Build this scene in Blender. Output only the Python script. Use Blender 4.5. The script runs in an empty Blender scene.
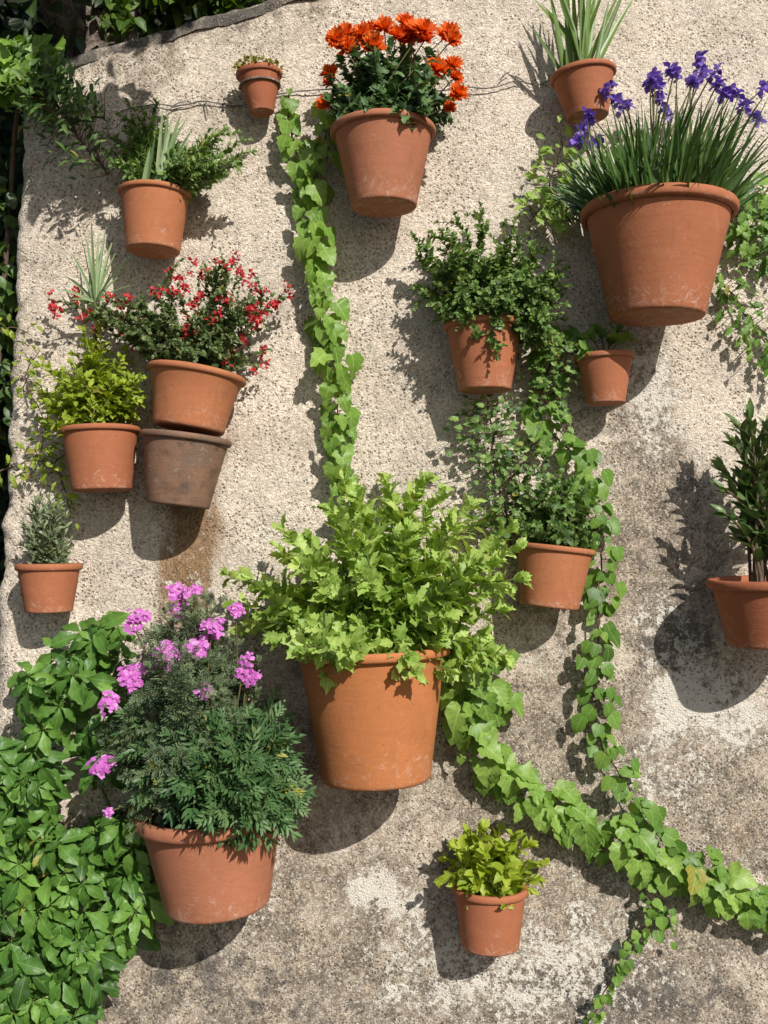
import bpy, math, random
import numpy as np
from mathutils import Vector

rng = np.random.default_rng(7)
random.seed(7)
sc = bpy.context.scene
COL = sc.collection

# ------------------------------------------------------------------ camera
CAM_Y, CAM_Z, FPX, PITCH = -2.6, 1.5, 1000.0, math.radians(5)
cam_d = bpy.data.cameras.new("camera")
cam = bpy.data.objects.new("camera", cam_d)
COL.objects.link(cam)
cam.location = (0, CAM_Y, CAM_Z)
cam.rotation_euler = (math.pi / 2 + PITCH, 0, 0)
cam_d.sensor_fit = 'VERTICAL'
cam_d.sensor_height = 24
cam_d.lens = 24 * FPX / 1024
cam_d.clip_start = 0.05
cam_d.clip_end = 500
sc.camera = cam

FW = np.array([0, math.cos(PITCH), math.sin(PITCH)])
UPC = np.array([0, -math.sin(PITCH), math.cos(PITCH)])


def at(px, py, depth=0.0):
    """point standing `depth` metres in front of the wall face that shows at pixel px, py"""
    d = np.array([1.0, 0, 0]) * (px - 384) / FPX + UPC * (512 - py) / FPX + FW
    t = (-depth - CAM_Y) / d[1]
    return np.array([0, CAM_Y, CAM_Z]) + d * t


SUN = np.array([0.5, -1.0, 0.70])
SUN = SUN / np.linalg.norm(SUN)
OUT = np.array([0, -1.0, 0])
UP = np.array([0, 0, 1.0])


def nrm(v):
    v = np.asarray(v, float)
    l = np.linalg.norm(v, axis=-1, keepdims=True)
    return v / np.maximum(l, 1e-9)


# ------------------------------------------------------------------ mesh helper
class MB:
    def __init__(s):
        s.V, s.F, s.T, s.U, s.n = [], [], [], [], 0

    def add(s, V, F, tint=0.5, luv=None):
        V = np.asarray(V, float).reshape(-1, 3)
        k = len(V)
        s.V.append(V)
        s.F.append(np.asarray(F, int).reshape(-1, 3) + s.n)
        s.T.append(np.full(k, tint) if np.isscalar(tint) else np.asarray(tint, float))
        s.U.append(np.zeros((k, 3)) if luv is None else np.asarray(luv, float))
        s.n += k

    def leaves(s, tm, P, D, N, S, tint, W=None):
        P = np.asarray(P, float).reshape(-1, 3)
        n = len(P)
        if n == 0:
            return
        D = nrm(D)
        side = nrm(np.cross(D, N))
        Nn = np.cross(side, D)
        S = np.broadcast_to(np.asarray(S, float), (n,))
        W = S if W is None else np.broadcast_to(np.asarray(W, float), (n,))
        tint = np.array(np.broadcast_to(np.asarray(tint, float), (n,)))
        tint[rng.uniform(size=n) < 0.008] = 1.5
        which = rng.integers(0, len(tm), n)
        for k, (TV, TF, TU) in enumerate(tm):
            m = which == k
            c = int(m.sum())
            if not c:
                continue
            v = (P[m][:, None, :] + side[m][:, None, :] * (TV[None, :, 0:1] * W[m][:, None, None])
                 + D[m][:, None, :] * (TV[None, :, 1:2] * S[m][:, None, None])
                 + Nn[m][:, None, :] * (TV[None, :, 2:3] * S[m][:, None, None]))
            kk = len(TV)
            f = TF[None, :, :] + (np.arange(c) * kk)[:, None, None]
            s.add(v.reshape(-1, 3), f.reshape(-1, 3), np.repeat(tint[m], kk), np.tile(TU, (c, 1)))

    def tube(s, pts, r0, r1, sides=5, tint=0.5, bump=0.0):
        pts = np.asarray(pts, float)
        n = len(pts)
        if n < 2:
            return
        tg = nrm(np.gradient(pts, axis=0))
        ref = np.array([0.31, -0.87, 0.38])
        a = nrm(np.cross(tg, ref))
        b = np.cross(tg, a)
        r = np.linspace(r0, r1, n)
        if bump:
            r = r * (1 + rng.normal(0, bump, n))
        th = np.arange(sides) / sides * 2 * math.pi
        V = pts[:, None, :] + r[:, None, None] * (np.cos(th)[None, :, None] * a[:, None, :] + np.sin(th)[None, :, None] * b[:, None, :])
        F = []
        for i in range(n - 1):
            for j in range(sides):
                j2 = (j + 1) % sides
                q = [i * sides + j, i * sides + j2, (i + 1) * sides + j2, (i + 1) * sides + j]
                F += [(q[0], q[1], q[2]), (q[0], q[2], q[3])]
        s.add(V.reshape(-1, 3), F, tint)

    def build(s, name, m, parent=None, smooth=True):
        me = bpy.data.meshes.new(name)
        V = np.concatenate(s.V)
        F = np.concatenate(s.F)
        me.vertices.add(len(V))
        me.vertices.foreach_set("co", V.ravel().astype(np.float32))
        me.loops.add(len(F) * 3)
        me.loops.foreach_set("vertex_index", F.ravel().astype(np.int32))
        me.polygons.add(len(F))
        me.polygons.foreach_set("loop_start", (np.arange(len(F)) * 3).astype(np.int32))
        me.polygons.foreach_set("loop_total", np.full(len(F), 3, np.int32))
        me.update(calc_edges=True)
        me.validate()
        a = me.attributes.new("tint", 'FLOAT', 'POINT')
        a.data.foreach_set("value", np.concatenate(s.T).astype(np.float32))
        a = me.attributes.new("luv", 'FLOAT_VECTOR', 'POINT')
        a.data.foreach_set("vector", np.concatenate(s.U).ravel().astype(np.float32))
        if smooth:
            me.polygons.foreach_set("use_smooth", np.ones(len(F), bool))
        me.materials.append(m)
        o = bpy.data.objects.new(name, me)
        COL.objects.link(o)
        if parent is not None:
            o.parent = parent
            o.matrix_parent_inverse = parent.matrix_basis.inverted()
        return o


def tag(o, label=None, cat=None, group=None, kind=None):
    for k, v in (('label', label), ('category', cat), ('group', group), ('kind', kind)):
        if v:
            o[k] = v
    return o


def thing(name, label, cat, loc, group=None):
    o = bpy.data.objects.new(name, None)
    o.empty_display_size = 0.05
    COL.objects.link(o)
    o.location = Vector(loc)
    tag(o, label, cat, group)
    return o


# ------------------------------------------------------------------ materials
def newmat(name):
    m = bpy.data.materials.new(name)
    m.use_nodes = True
    nt = m.node_tree
    nt.nodes.clear()
    return m, nt


class NT:
    def __init__(s, nt):
        s.nt = nt

    def n(s, t, inp=None, **kw):
        nd = s.nt.nodes.new(t)
        for k, v in kw.items():
            setattr(nd, k, v)
        for k, v in (inp or {}).items():
            if isinstance(v, bpy.types.NodeSocket):
                s.nt.links.new(v, nd.inputs[k])
            else:
                nd.inputs[k].default_value = v
        return nd

    def math(s, op, a, b=None, clamp=False):
        nd = s.nt.nodes.new('ShaderNodeMath')
        nd.operation = op
        nd.use_clamp = clamp
        for i, v in enumerate((a, b)):
            if v is None:
                continue
            if isinstance(v, bpy.types.NodeSocket):
                s.nt.links.new(v, nd.inputs[i])
            else:
                nd.inputs[i].default_value = v
        return nd.outputs[0]

    def ramp(s, fac, stops):
        nd = s.nt.nodes.new('ShaderNodeValToRGB')
        el = nd.color_ramp.elements
        while len(el) < len(stops):
            el.new(0.5)
        for e, (p, c) in zip(el, stops):
            e.position = p
            e.color = (*c, 1) if len(c) == 3 else c
        s.nt.links.new(fac, nd.inputs[0])
        return nd.outputs[0]

    def mix(s, fac, a, b, blend='MIX'):
        nd = s.nt.nodes.new('ShaderNodeMix')
        nd.data_type = 'RGBA'
        nd.blend_type = blend
        for k, v in ((0, fac), (6, a), (7, b)):
            if isinstance(v, bpy.types.NodeSocket):
                s.nt.links.new(v, nd.inputs[k])
            else:
                nd.inputs[k].default_value = v if k == 0 else (*v, 1)
        return nd.outputs[2]

    def noise(s, vec, scale, detail=4, rough=0.55, dist=0.0):
        return s.n('ShaderNodeTexNoise', {'Vector': vec, 'Scale': scale, 'Detail': detail, 'Roughness': rough, 'Distortion': dist}).outputs[0]

    def smooth(s, x, lo, hi):
        nd = s.nt.nodes.new('ShaderNodeMapRange')
        nd.interpolation_type = 'SMOOTHSTEP'
        s.nt.links.new(x, nd.inputs[0])
        nd.inputs[1].default_value = lo
        nd.inputs[2].default_value = hi
        return nd.outputs[0]


def leaf_mat(name, dark, mid, light, trans=0.35, rough=0.42, vein=0.35, spec=0.4, vs=6.0, aged=True):
    m, nt = newmat(name)
    T = NT(nt)
    tint = T.n('ShaderNodeAttribute', attribute_name='tint').outputs['Fac']
    luv = T.n('ShaderNodeAttribute', attribute_name='luv').outputs['Vector']
    pos = T.n('ShaderNodeNewGeometry').outputs['Position']
    col = T.ramp(tint, [(0.0, dark), (0.5, mid), (1.0, light)])
    no = T.noise(pos, 60, 3)
    col = T.mix(T.math('MULTIPLY', T.smooth(no, 0.35, 0.75), 0.35), col, tuple(c * 0.6 for c in mid))
    if aged:
        col = T.mix(T.math('GREATER_THAN', tint, 1.2), col, (0.31, 0.29, 0.05))
    sep = T.n('ShaderNodeSeparateXYZ', {0: luv})
    ax = T.math('ABSOLUTE', sep.outputs[0])
    mid_v = T.math('SUBTRACT', 1.0, T.smooth(ax, 0.0, 0.09))
    sv = T.math('SINE', T.math('MULTIPLY', T.math('SUBTRACT', sep.outputs[1], T.math('MULTIPLY', ax, 0.7)), vs * 6.283))
    sv = T.math('MULTIPLY', T.smooth(sv, 0.75, 1.0), 0.6)
    v = T.math('MULTIPLY', T.math('MAXIMUM', mid_v, sv), vein)
    col = T.mix(v, col, tuple(min(1, c * 1.7 + 0.03) for c in light))
    h = T.math('ADD', T.math('MULTIPLY', T.math('MAXIMUM', mid_v, sv), -0.6), T.math('MULTIPLY', no, 0.5))
    bmp = T.n('ShaderNodeBump', {'Strength': 0.35, 'Distance': 0.002, 'Height': h})
    bs = T.n('ShaderNodeBsdfPrincipled', {'Base Color': col, 'Roughness': rough, 'Specular IOR Level': spec, 'Normal': bmp.outputs[0]})
    hs = T.n('ShaderNodeHueSaturation', {'Hue': 0.485, 'Saturation': 1.15, 'Value': 1.25, 'Color': col})
    tr = T.n('ShaderNodeBsdfTranslucent', {'Color': hs.outputs[0]})
    mx = T.n('ShaderNodeMixShader', {0: trans, 1: bs.outputs[0], 2: tr.outputs[0]})
    T.n('ShaderNodeOutputMaterial', {0: mx.outputs[0]})
    return m


def plain_mat(name, c0, c1, scale=30, rough=0.8, bump=0.3, bd=0.004, trans=0.0):
    m, nt = newmat(name)
    T = NT(nt)
    pos = T.n('ShaderNodeTexCoord').outputs['Object']
    no = T.noise(pos, scale, 5, 0.65)
    tint = T.n('ShaderNodeAttribute', attribute_name='tint').outputs['Fac']
    col = T.mix(T.smooth(no, 0.3, 0.7), c0, c1)
    col = T.mix(1.0, col, T.ramp(tint, [(0, (0.55, 0.55, 0.55)), (0.5, (1, 1, 1)), (1, (1.5, 1.5, 1.5))]), 'MULTIPLY')
    b = T.n('ShaderNodeBump', {'Strength': bump, 'Distance': bd, 'Height': no})
    bs = T.n('ShaderNodeBsdfPrincipled', {'Base Color': col, 'Roughness': rough, 'Specular IOR Level': 0.25, 'Normal': b.outputs[0]})
    out = bs.outputs[0]
    if trans:
        tr = T.n('ShaderNodeBsdfTranslucent', {'Color': col})
        out = T.n('ShaderNodeMixShader', {0: trans, 1: out, 2: tr.outputs[0]}).outputs[0]
    T.n('ShaderNodeOutputMaterial', {0: out})
    return m


def terracotta(name, old=False):
    m, nt = newmat(name)
    T = NT(nt)
    pos = T.n('ShaderNodeTexCoord').outputs['Object']
    info = T.n('ShaderNodeObjectInfo')
    off = T.n('ShaderNodeVectorMath', {0: pos, 1: info.outputs['Location']}, operation='ADD').outputs[0]
    big = T.noise(off, 9, 5, 0.6, 0.4)
    fine = T.noise(off, 130, 4, 0.7)
    strc = T.n('ShaderNodeMapping', {'Vector': off, 'Scale': (3, 3, 34)}).outputs[0]
    rings = T.noise(strc, 2.2, 4, 0.6)
    base = info.outputs['Color']
    if old:
        col = T.mix(T.smooth(big, 0.35, 0.65), (0.155, 0.09, 0.057), (0.25, 0.135, 0.08))
        g = T.noise(off, 22, 6, 0.7, 0.5)
        col = T.mix(T.math('MULTIPLY', T.smooth(g, 0.45, 0.65), 0.5), col, (0.17, 0.13, 0.10))
        w = T.noise(off, 42, 8, 0.8, 0.3)
        col = T.mix(T.math('MULTIPLY', T.smooth(w, 0.57, 0.68), 0.7), col, (0.42, 0.38, 0.35))
        dk = T.noise(off, 15, 5, 0.6)
        col = T.mix(T.math('MULTIPLY', T.smooth(dk, 0.55, 0.75), 0.7), col, (0.045, 0.03, 0.022))
    else:
        v = T.math('ADD', 0.66, T.math('MULTIPLY', big, 0.42))
        vv = T.n('ShaderNodeCombineColor', {0: v, 1: v, 2: v}).outputs[0]
        col = T.mix(1.0, base, vv, 'MULTIPLY')
        col = T.mix(T.math('MULTIPLY', T.smooth(rings, 0.5, 0.8), 0.10), col, (0.52, 0.25, 0.14))
        pale = T.noise(off, 17, 6, 0.7, 0.8)
        col = T.mix(T.math('MULTIPLY', T.smooth(pale, 0.58, 0.8), 0.3), col, (0.56, 0.36, 0.26))
        dk = T.noise(off, 26, 6, 0.7, 0.3)
        col = T.mix(T.math('MULTIPLY', T.smooth(dk, 0.58, 0.78), 0.45), col, (0.17, 0.065, 0.035))
        sp = T.n('ShaderNodeTexVoronoi', {'Vector': off, 'Scale': 55.0, 'Randomness': 1.0})
        sc_ = T.math('LESS_THAN', sp.outputs['Distance'], 0.10)
        sel = T.math('GREATER_THAN', T.n('ShaderNodeSeparateColor', {0: sp.outputs['Color']}).outputs[0], 0.82)
        col = T.mix(T.math('MULTIPLY', T.math('MULTIPLY', sc_, sel), 0.6), col, (0.10, 0.045, 0.03))
    col = T.mix(T.math('MULTIPLY', T.smooth(fine, 0.4, 0.8), 0.25), col, (0.2, 0.085, 0.05) if not old else (0.05, 0.035, 0.03))
    if not old:
        bl = T.noise(off, 40, 8, 0.78, 1.2)
        zz = T.n('ShaderNodeSeparateXYZ', {0: T.n('ShaderNodeTexCoord').outputs['Generated']}).outputs[2]
        low = T.math('SUBTRACT', 1.0, T.smooth(zz, 0.0, 0.45))
        lime = T.smooth(T.math('ADD', bl, T.math('MULTIPLY', low, 0.10)), 0.58, 0.74)
        col = T.mix(T.math('MULTIPLY', lime, 0.42), col, (0.60, 0.47, 0.38))
        drip = T.noise(T.n('ShaderNodeMapping', {'Vector': off, 'Scale': (30, 30, 2.2)}).outputs[0], 1.0, 4, 0.6)
        col = T.mix(T.math('MULTIPLY', T.smooth(drip, 0.55, 0.75), 0.28), col, (0.20, 0.085, 0.045))
    h = T.math('ADD', T.math('MULTIPLY', fine, 0.5), T.math('MULTIPLY', rings, 0.75))
    h = T.math('ADD', h, T.math('MULTIPLY', big, 0.8))
    b = T.n('ShaderNodeBump', {'Strength': 0.5 if old else 0.32, 'Distance': 0.0035, 'Height': h})
    bs = T.n('ShaderNodeBsdfPrincipled', {'Base Color': col, 'Roughness': 0.78, 'Specular IOR Level': 0.3, 'Normal': b.outputs[0]})
    T.n('ShaderNodeOutputMaterial', {0: bs.outputs[0]})
    return m


def wall_mat():
    m, nt = newmat("roughcast_render")
    T = NT(nt)
    pos = T.n('ShaderNodeTexCoord').outputs['Object']
    A = lambda k: T.n('ShaderNodeAttribute', attribute_name=k).outputs['Fac']
    weather, white, rust, dark = A('weather'), A('white'), A('rust'), A('dark')
    n1 = T.noise(pos, 1.7, 5, 0.6)
    n2 = T.noise(pos, 14, 6, 0.7, 0.3)
    n3 = T.noise(pos, 125, 4, 0.7)
    n4 = T.noise(pos, 210, 3, 0.65)
    mul = lambda c, v: T.mix(1.0, c, T.n('ShaderNodeCombineColor', {0: v, 1: v, 2: v}).outputs[0], 'MULTIPLY')
    col = T.mix(T.smooth(n1, 0.3, 0.7), (0.73, 0.63, 0.515), (0.63, 0.53, 0.42))
    col = T.mix(T.math('MULTIPLY', T.smooth(n2, 0.42, 0.7), 0.5), col, (0.78, 0.695, 0.585))
    big = T.noise(pos, 3.6, 5, 0.65, 0.2)
    col = mul(col, T.math('ADD', 0.78, T.math('MULTIPLY', T.smooth(big, 0.25, 0.7), 0.30)))
    stn = T.noise(T.n('ShaderNodeMapping', {'Vector': pos, 'Scale': (7.0, 1, 0.55)}).outputs[0], 1.6, 6, 0.7)
    col = T.mix(T.math('MULTIPLY', T.smooth(stn, 0.52, 0.74), 0.42), col, (0.40, 0.335, 0.265))
    wv = T.n('ShaderNodeVectorMath', {0: T.n('ShaderNodeTexNoise', {'Vector': pos, 'Scale': 55.0, 'Detail': 3.0}).outputs[1], 1: (0.0055, 0.0055, 0.0055)}, operation='MULTIPLY').outputs[0]
    wp = T.n('ShaderNodeVectorMath', {0: pos, 1: wv}, operation='ADD').outputs[0]
    vo = T.n('ShaderNodeTexVoronoi', {'Vector': wp, 'Scale': 215.0})
    pc = T.n('ShaderNodeSeparateColor', {0: vo.outputs['Color']})
    vd = T.smooth(vo.outputs['Distance'], 0.3, 0.9)
    col = mul(col, T.math('ADD', 0.72, T.math('MULTIPLY', pc.outputs[0], 0.46)))
    col = mul(col, T.math('ADD', 0.72, T.math('MULTIPLY', T.smooth(n3, 0.25, 0.75), 0.46)))
    vp = T.n('ShaderNodeTexVoronoi', {'Vector': wp, 'Scale': 135.0})
    pp = T.n('ShaderNodeSeparateColor', {0: vp.outputs['Color']})
    pit = T.math('MULTIPLY', T.math('GREATER_THAN', pp.outputs[1], 0.70), T.math('SUBTRACT', 1.0, T.smooth(vp.outputs['Distance'], 0.2, 0.5)))
    pit = T.math('MAXIMUM', pit, T.smooth(n4, 0.62, 0.72))
    # weathered grey skin
    wn = T.noise(pos, 5.5, 9, 0.78, 0.5)
    wm = T.smooth(T.math('ADD', weather, T.math('MULTIPLY', T.math('SUBTRACT', wn, 0.5), 2.1)), 0.30, 0.70)
    gcol = T.mix(T.smooth(n2, 0.36, 0.62), (0.155, 0.125, 0.095), (0.375, 0.305, 0.23))
    gcol = mul(gcol, T.math('ADD', 0.45, T.math('MULTIPLY', pc.outputs[2], 1.1)))
    gcol = T.mix(T.math('MULTIPLY', T.math('GREATER_THAN', pc.outputs[0], 0.88), 0.6), gcol, (0.58, 0.53, 0.45))
    col = T.mix(T.math('MULTIPLY', wm, 0.9), col, gcol)
    # brown / rust run-off
    rn = T.noise(T.n('ShaderNodeMapping', {'Vector': pos, 'Scale': (3.2, 1, 0.9)}).outputs[0], 9, 6, 0.7, 0.3)
    rm = T.smooth(T.math('ADD', rust, T.math('MULTIPLY', T.math('SUBTRACT', rn, 0.5), 2.0)), 0.25, 1.15)
    col = T.mix(T.math('MULTIPLY', rm, 0.9), col, mul(T.mix(0.0, (0.235, 0.135, 0.062), (0, 0, 0)), T.math('ADD', 0.6, T.math('MULTIPLY', pc.outputs[2], 0.8))))
    # black algae
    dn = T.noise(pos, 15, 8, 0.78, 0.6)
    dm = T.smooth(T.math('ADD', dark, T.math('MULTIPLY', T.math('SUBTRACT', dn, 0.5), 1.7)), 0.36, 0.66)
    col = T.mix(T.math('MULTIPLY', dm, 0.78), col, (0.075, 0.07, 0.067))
    # pale lichen
    ln = T.noise(pos, 17, 9, 0.8, 0.5)
    lf = T.noise(pos, 58, 5, 0.75)
    lm = T.smooth(T.math('ADD', T.math('ADD', white, T.math('MULTIPLY', T.math('SUBTRACT', ln, 0.5), 2.2)), T.math('MULTIPLY', T.math('SUBTRACT', lf, 0.5), 2.3)), 0.50, 0.60)
    col = T.mix(T.math('MULTIPLY', lm, 0.85), col, mul(T.mix(0.0, (0.70, 0.65, 0.56), (0, 0, 0)), T.math('ADD', 0.72, T.math('MULTIPLY', n4, 0.5))))
    col = T.mix(T.math('MULTIPLY', pit, 0.72), col, (0.13, 0.09, 0.06))
    hh = T.math('ADD', T.math('MULTIPLY', T.math('SUBTRACT', 1.0, vd), 0.55), T.math('MULTIPLY', n3, 1.2))
    hh = T.math('SUBTRACT', hh, T.math('MULTIPLY', pit, 0.9))
    hh = T.math('ADD', hh, T.math('MULTIPLY', lm, 0.3))
    hh = T.math('ADD', hh, T.math('MULTIPLY', n2, 1.4))
    b = T.n('ShaderNodeBump', {'Strength': 0.8, 'Distance': 0.0036, 'Height': hh})
    bs = T.n('ShaderNodeBsdfPrincipled', {'Base Color': col, 'Roughness': 0.93, 'Specular IOR Level': 0.15, 'Normal': b.outputs[0]})
    T.n('ShaderNodeOutputMaterial', {0: bs.outputs[0]})
    return m


M = {}
M['wall'] = wall_mat()
M['pot'] = terracotta("terracotta")
M['oldpot'] = terracotta("weathered_terracotta", True)
M['soil'] = plain_mat("potting_soil", (0.03, 0.019, 0.012), (0.085, 0.055, 0.034), 80, 0.95, 0.9, 0.008)
M['moss'] = leaf_mat("moss_leaf", (0.12, 0.11, 0.02), (0.27, 0.25, 0.04), (0.45, 0.42, 0.09), 0.3, 0.6, 0.0)
M['stem'] = plain_mat("green_stem", (0.09, 0.11, 0.035), (0.14, 0.10, 0.045), 60, 0.65, 0.3)
M['wood'] = plain_mat("brown_stem", (0.085, 0.055, 0.033), (0.15, 0.105, 0.07), 90, 0.85, 0.6)
M['dry'] = plain_mat("dry_stem", (0.10, 0.085, 0.075), (0.2, 0.175, 0.155), 70, 0.85, 0.6)
M['bark'] = plain_mat("bark", (0.085, 0.065, 0.05), (0.34, 0.28, 0.225), 26, 0.9, 1.0, 0.05)
M['ivy'] = leaf_mat("ivy_leaf", (0.075, 0.145, 0.022), (0.175, 0.315, 0.05), (0.31, 0.46, 0.095), 0.34, 0.42, 0.35, vs=4)
M['ivy2'] = leaf_mat("trailing_leaf", (0.05, 0.12, 0.018), (0.125, 0.255, 0.038), (0.27, 0.42, 0.085), 0.34, 0.42, 0.35, vs=4)
M['chart'] = leaf_mat("chartreuse_leaf", (0.11, 0.21, 0.03), (0.30, 0.465, 0.08), (0.55, 0.69, 0.20), 0.38, 0.42, 0.32, vs=5)
M['chart2'] = leaf_mat("yellow_green_leaf", (0.12, 0.18, 0.016), (0.29, 0.40, 0.03), (0.47, 0.54, 0.07), 0.38, 0.42, 0.25)
M['shrub'] = leaf_mat("shrub_leaf", (0.032, 0.078, 0.018), (0.125, 0.225, 0.05), (0.29, 0.42, 0.115), 0.32, 0.4, 0.2)
M['mumleaf'] = leaf_mat("mum_leaf", (0.018, 0.05, 0.016), (0.055, 0.12, 0.036), (0.14, 0.235, 0.075), 0.22, 0.48, 0.25)
M['irisleaf'] = leaf_mat("blade_leaf", (0.022, 0.06, 0.014), (0.085, 0.17, 0.038), (0.24, 0.35, 0.11), 0.2, 0.36, 0.15, spec=0.5, vs=0)
M['blade'] = leaf_mat("wide_blade", (0.07, 0.13, 0.025), (0.14, 0.235, 0.05), (0.27, 0.37, 0.11), 0.3, 0.36, 0.25, vs=0)
M['pale'] = leaf_mat("pale_blade", (0.09, 0.16, 0.05), (0.20, 0.30, 0.12), (0.42, 0.50, 0.27), 0.25, 0.42, 0.2, vs=0)
M['rose'] = leaf_mat("grey_needle", (0.07, 0.10, 0.045), (0.17, 0.22, 0.105), (0.34, 0.39, 0.22), 0.18, 0.5, 0.1, vs=0)
M['fern'] = leaf_mat("needle_leaf", (0.025, 0.065, 0.022), (0.065, 0.145, 0.045), (0.17, 0.275, 0.10), 0.22, 0.42, 0.2, vs=0)
M['feather'] = leaf_mat("feathery_leaf", (0.04, 0.065, 0.03), (0.105, 0.155, 0.07), (0.21, 0.27, 0.13), 0.2, 0.5, 0.1, vs=0)
M['red_l'] = leaf_mat("tiny_leaf", (0.05, 0.09, 0.03), (0.135, 0.205, 0.065), (0.27, 0.35, 0.13), 0.28, 0.48, 0.1)
M['jade'] = leaf_mat("thick_leaf", (0.03, 0.062, 0.016), (0.07, 0.135, 0.032), (0.17, 0.25, 0.07), 0.2, 0.33, 0.3, spec=0.5)
M['creep'] = leaf_mat("creeper_leaf", (0.028, 0.075, 0.014), (0.085, 0.20, 0.032), (0.21, 0.38, 0.065), 0.3, 0.4, 0.3, vs=7)
M['tree'] = leaf_mat("tree_leaf", (0.02, 0.042, 0.01), (0.06, 0.12, 0.02), (0.2, 0.31, 0.045), 0.32, 0.42, 0.25, vs=5)
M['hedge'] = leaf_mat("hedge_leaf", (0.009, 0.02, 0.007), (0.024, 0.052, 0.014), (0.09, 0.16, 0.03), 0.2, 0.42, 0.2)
M['orange'] = leaf_mat("orange_petal", (0.50, 0.055, 0.006), (0.82, 0.15, 0.012), (0.93, 0.33, 0.04), 0.25, 0.6, 0.0, aged=False)
M['purple'] = leaf_mat("purple_petal", (0.10, 0.05, 0.28), (0.26, 0.14, 0.56), (0.50, 0.36, 0.78), 0.3, 0.6, 0.0, aged=False)
M['pink'] = leaf_mat("magenta_petal", (0.42, 0.07, 0.36), (0.68, 0.18, 0.60), (0.86, 0.45, 0.80), 0.25, 0.6, 0.0, aged=False)
M['redp'] = leaf_mat("red_petal", (0.34, 0.012, 0.018), (0.60, 0.03, 0.035), (0.74, 0.12, 0.10), 0.25, 0.55, 0.0, aged=False)
M['ground'] = plain_mat("gravel_ground", (0.07, 0.068, 0.06), (0.15, 0.14, 0.12), 45, 0.95, 0.8, 0.02)
M['core'] = plain_mat("branches_and_dark_backing", (0.012, 0.014, 0.008), (0.03, 0.03, 0.018), 20, 0.95, 0.8, 0.02)


# ------------------------------------------------------------------ leaf templates
def outline_leaf(out, fold=0.25, curl=0.2, wav=0.03, seed=0, variants=5):
    """out: list of (x, t, tmid) down one side, base to tip; returns templates"""
    res = []
    r = np.random.default_rng(seed)
    n = len(out)
    for k in range(variants):
        V, U, F = [], [], []
        fo = fold * r.uniform(0.4, 1.5)
        cu = curl * r.uniform(0.2, 1.8)
        tw = r.normal(0, 0.10)
        for i, (x, t, tmid) in enumerate(out):
            V.append((0, tmid, -cu * tmid * tmid))
            U.append((0, tmid, 0))
        mx = max(o[0] for o in out)
        for sgn in (-1, 1):
            for i, (x, t, tmid) in enumerate(out):
                if i == 0 or i == n - 1:
                    V.append(V[i])
                    U.append(U[i])
                    continue
                jx = x * (1 + r.normal(0, 0.07))
                z = fo * jx - cu * t * t + r.normal(0, wav) + tw * sgn * t * 0.5
                V.append((sgn * jx, t + r.normal(0, 0.012), z))
                U.append((sgn * x / mx, t, 0))
        for s_i in range(2):
            o = n + s_i * n
            for i in range(n - 1):
                a, b, c, d = i, i + 1, o + i + 1, o + i
                tris = [(a, b, c), (a, c, d)]
                if i == 0:
                    tris = [(a, b, c)]
                if i == n - 2:
                    tris = [(a, b, d)]
                if s_i == 1:
                    pass
                else:
                    tris = [t_[::-1] for t_ in tris]
                F += tris
        res.append((np.array(V, float), np.array(F, int), np.array(U, float)))
    return res


def sym(f, n=6, **k):
    ts = np.linspace(0, 1, n)
    return outline_leaf([(f(t), t, t) for t in ts], **k)


IVY = outline_leaf([(0, 0, 0), (0.24, -0.10, 0.03), (0.40, -0.02, 0.08), (0.46, 0.10, 0.16), (0.60, 0.25, 0.28), (0.50, 0.36, 0.36), (0.42, 0.44, 0.44), (0.43, 0.58, 0.56), (0.29, 0.70, 0.68), (0.22, 0.83, 0.8), (0, 1.0, 1.0)], fold=0.3, curl=0.32, wav=0.055, seed=1)
ROUNDIVY = outline_leaf([(0, 0, 0), (0.24, -0.06, 0.03), (0.42, 0.08, 0.12), (0.50, 0.28, 0.28), (0.46, 0.48, 0.46), (0.40, 0.56, 0.54), (0.28, 0.75, 0.72), (0.12, 0.90, 0.88), (0, 1.0, 1.0)], fold=0.25, curl=0.28, wav=0.03, seed=2)
TOOTH = outline_leaf([(0, 0, 0), (0.05, 0.12, 0.13), (0.15, 0.22, 0.24), (0.12, 0.29, 0.33), (0.25, 0.42, 0.42), (0.19, 0.47, 0.52), (0.27, 0.60, 0.60), (0.17, 0.66, 0.70), (0.20, 0.78, 0.77), (0.09, 0.84, 0.88), (0, 1, 1)], fold=0.35, curl=0.35, wav=0.035, seed=3)
MUML = outline_leaf([(0, 0, 0), (0.10, 0.12, 0.15), (0.34, 0.22, 0.26), (0.26, 0.36, 0.38), (0.42, 0.50, 0.5), (0.26, 0.60, 0.62), (0.28, 0.78, 0.76), (0.12, 0.86, 0.88), (0, 1, 1)], fold=0.25, curl=0.35, wav=0.04, seed=4)
OVAL = sym(lambda t: 0.30 * math.sin(math.pi * t ** 0.85) ** 0.8, 6, fold=0.3, curl=0.22, wav=0.02, seed=5)
ROUND = sym(lambda t: 0.42 * math.sin(math.pi * t ** 0.9) ** 0.65, 6, fold=0.25, curl=0.2, wav=0.02, seed=6)
LANCE = sym(lambda t: 0.15 * math.sin(math.pi * t ** 0.75) ** 0.9, 6, fold=0.35, curl=0.25, wav=0.015, seed=7)
OBOV = outline_leaf([(0, 0, 0), (0.07, 0.15, 0.16), (0.15, 0.31, 0.32), (0.20, 0.41, 0.44), (0.245, 0.55, 0.55), (0.225, 0.62, 0.64), (0.225, 0.71, 0.72), (0.15, 0.82, 0.83), (0.10, 0.90, 0.91), (0, 1, 1)], fold=0.34, curl=0.42, wav=0.035, seed=8)
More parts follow.
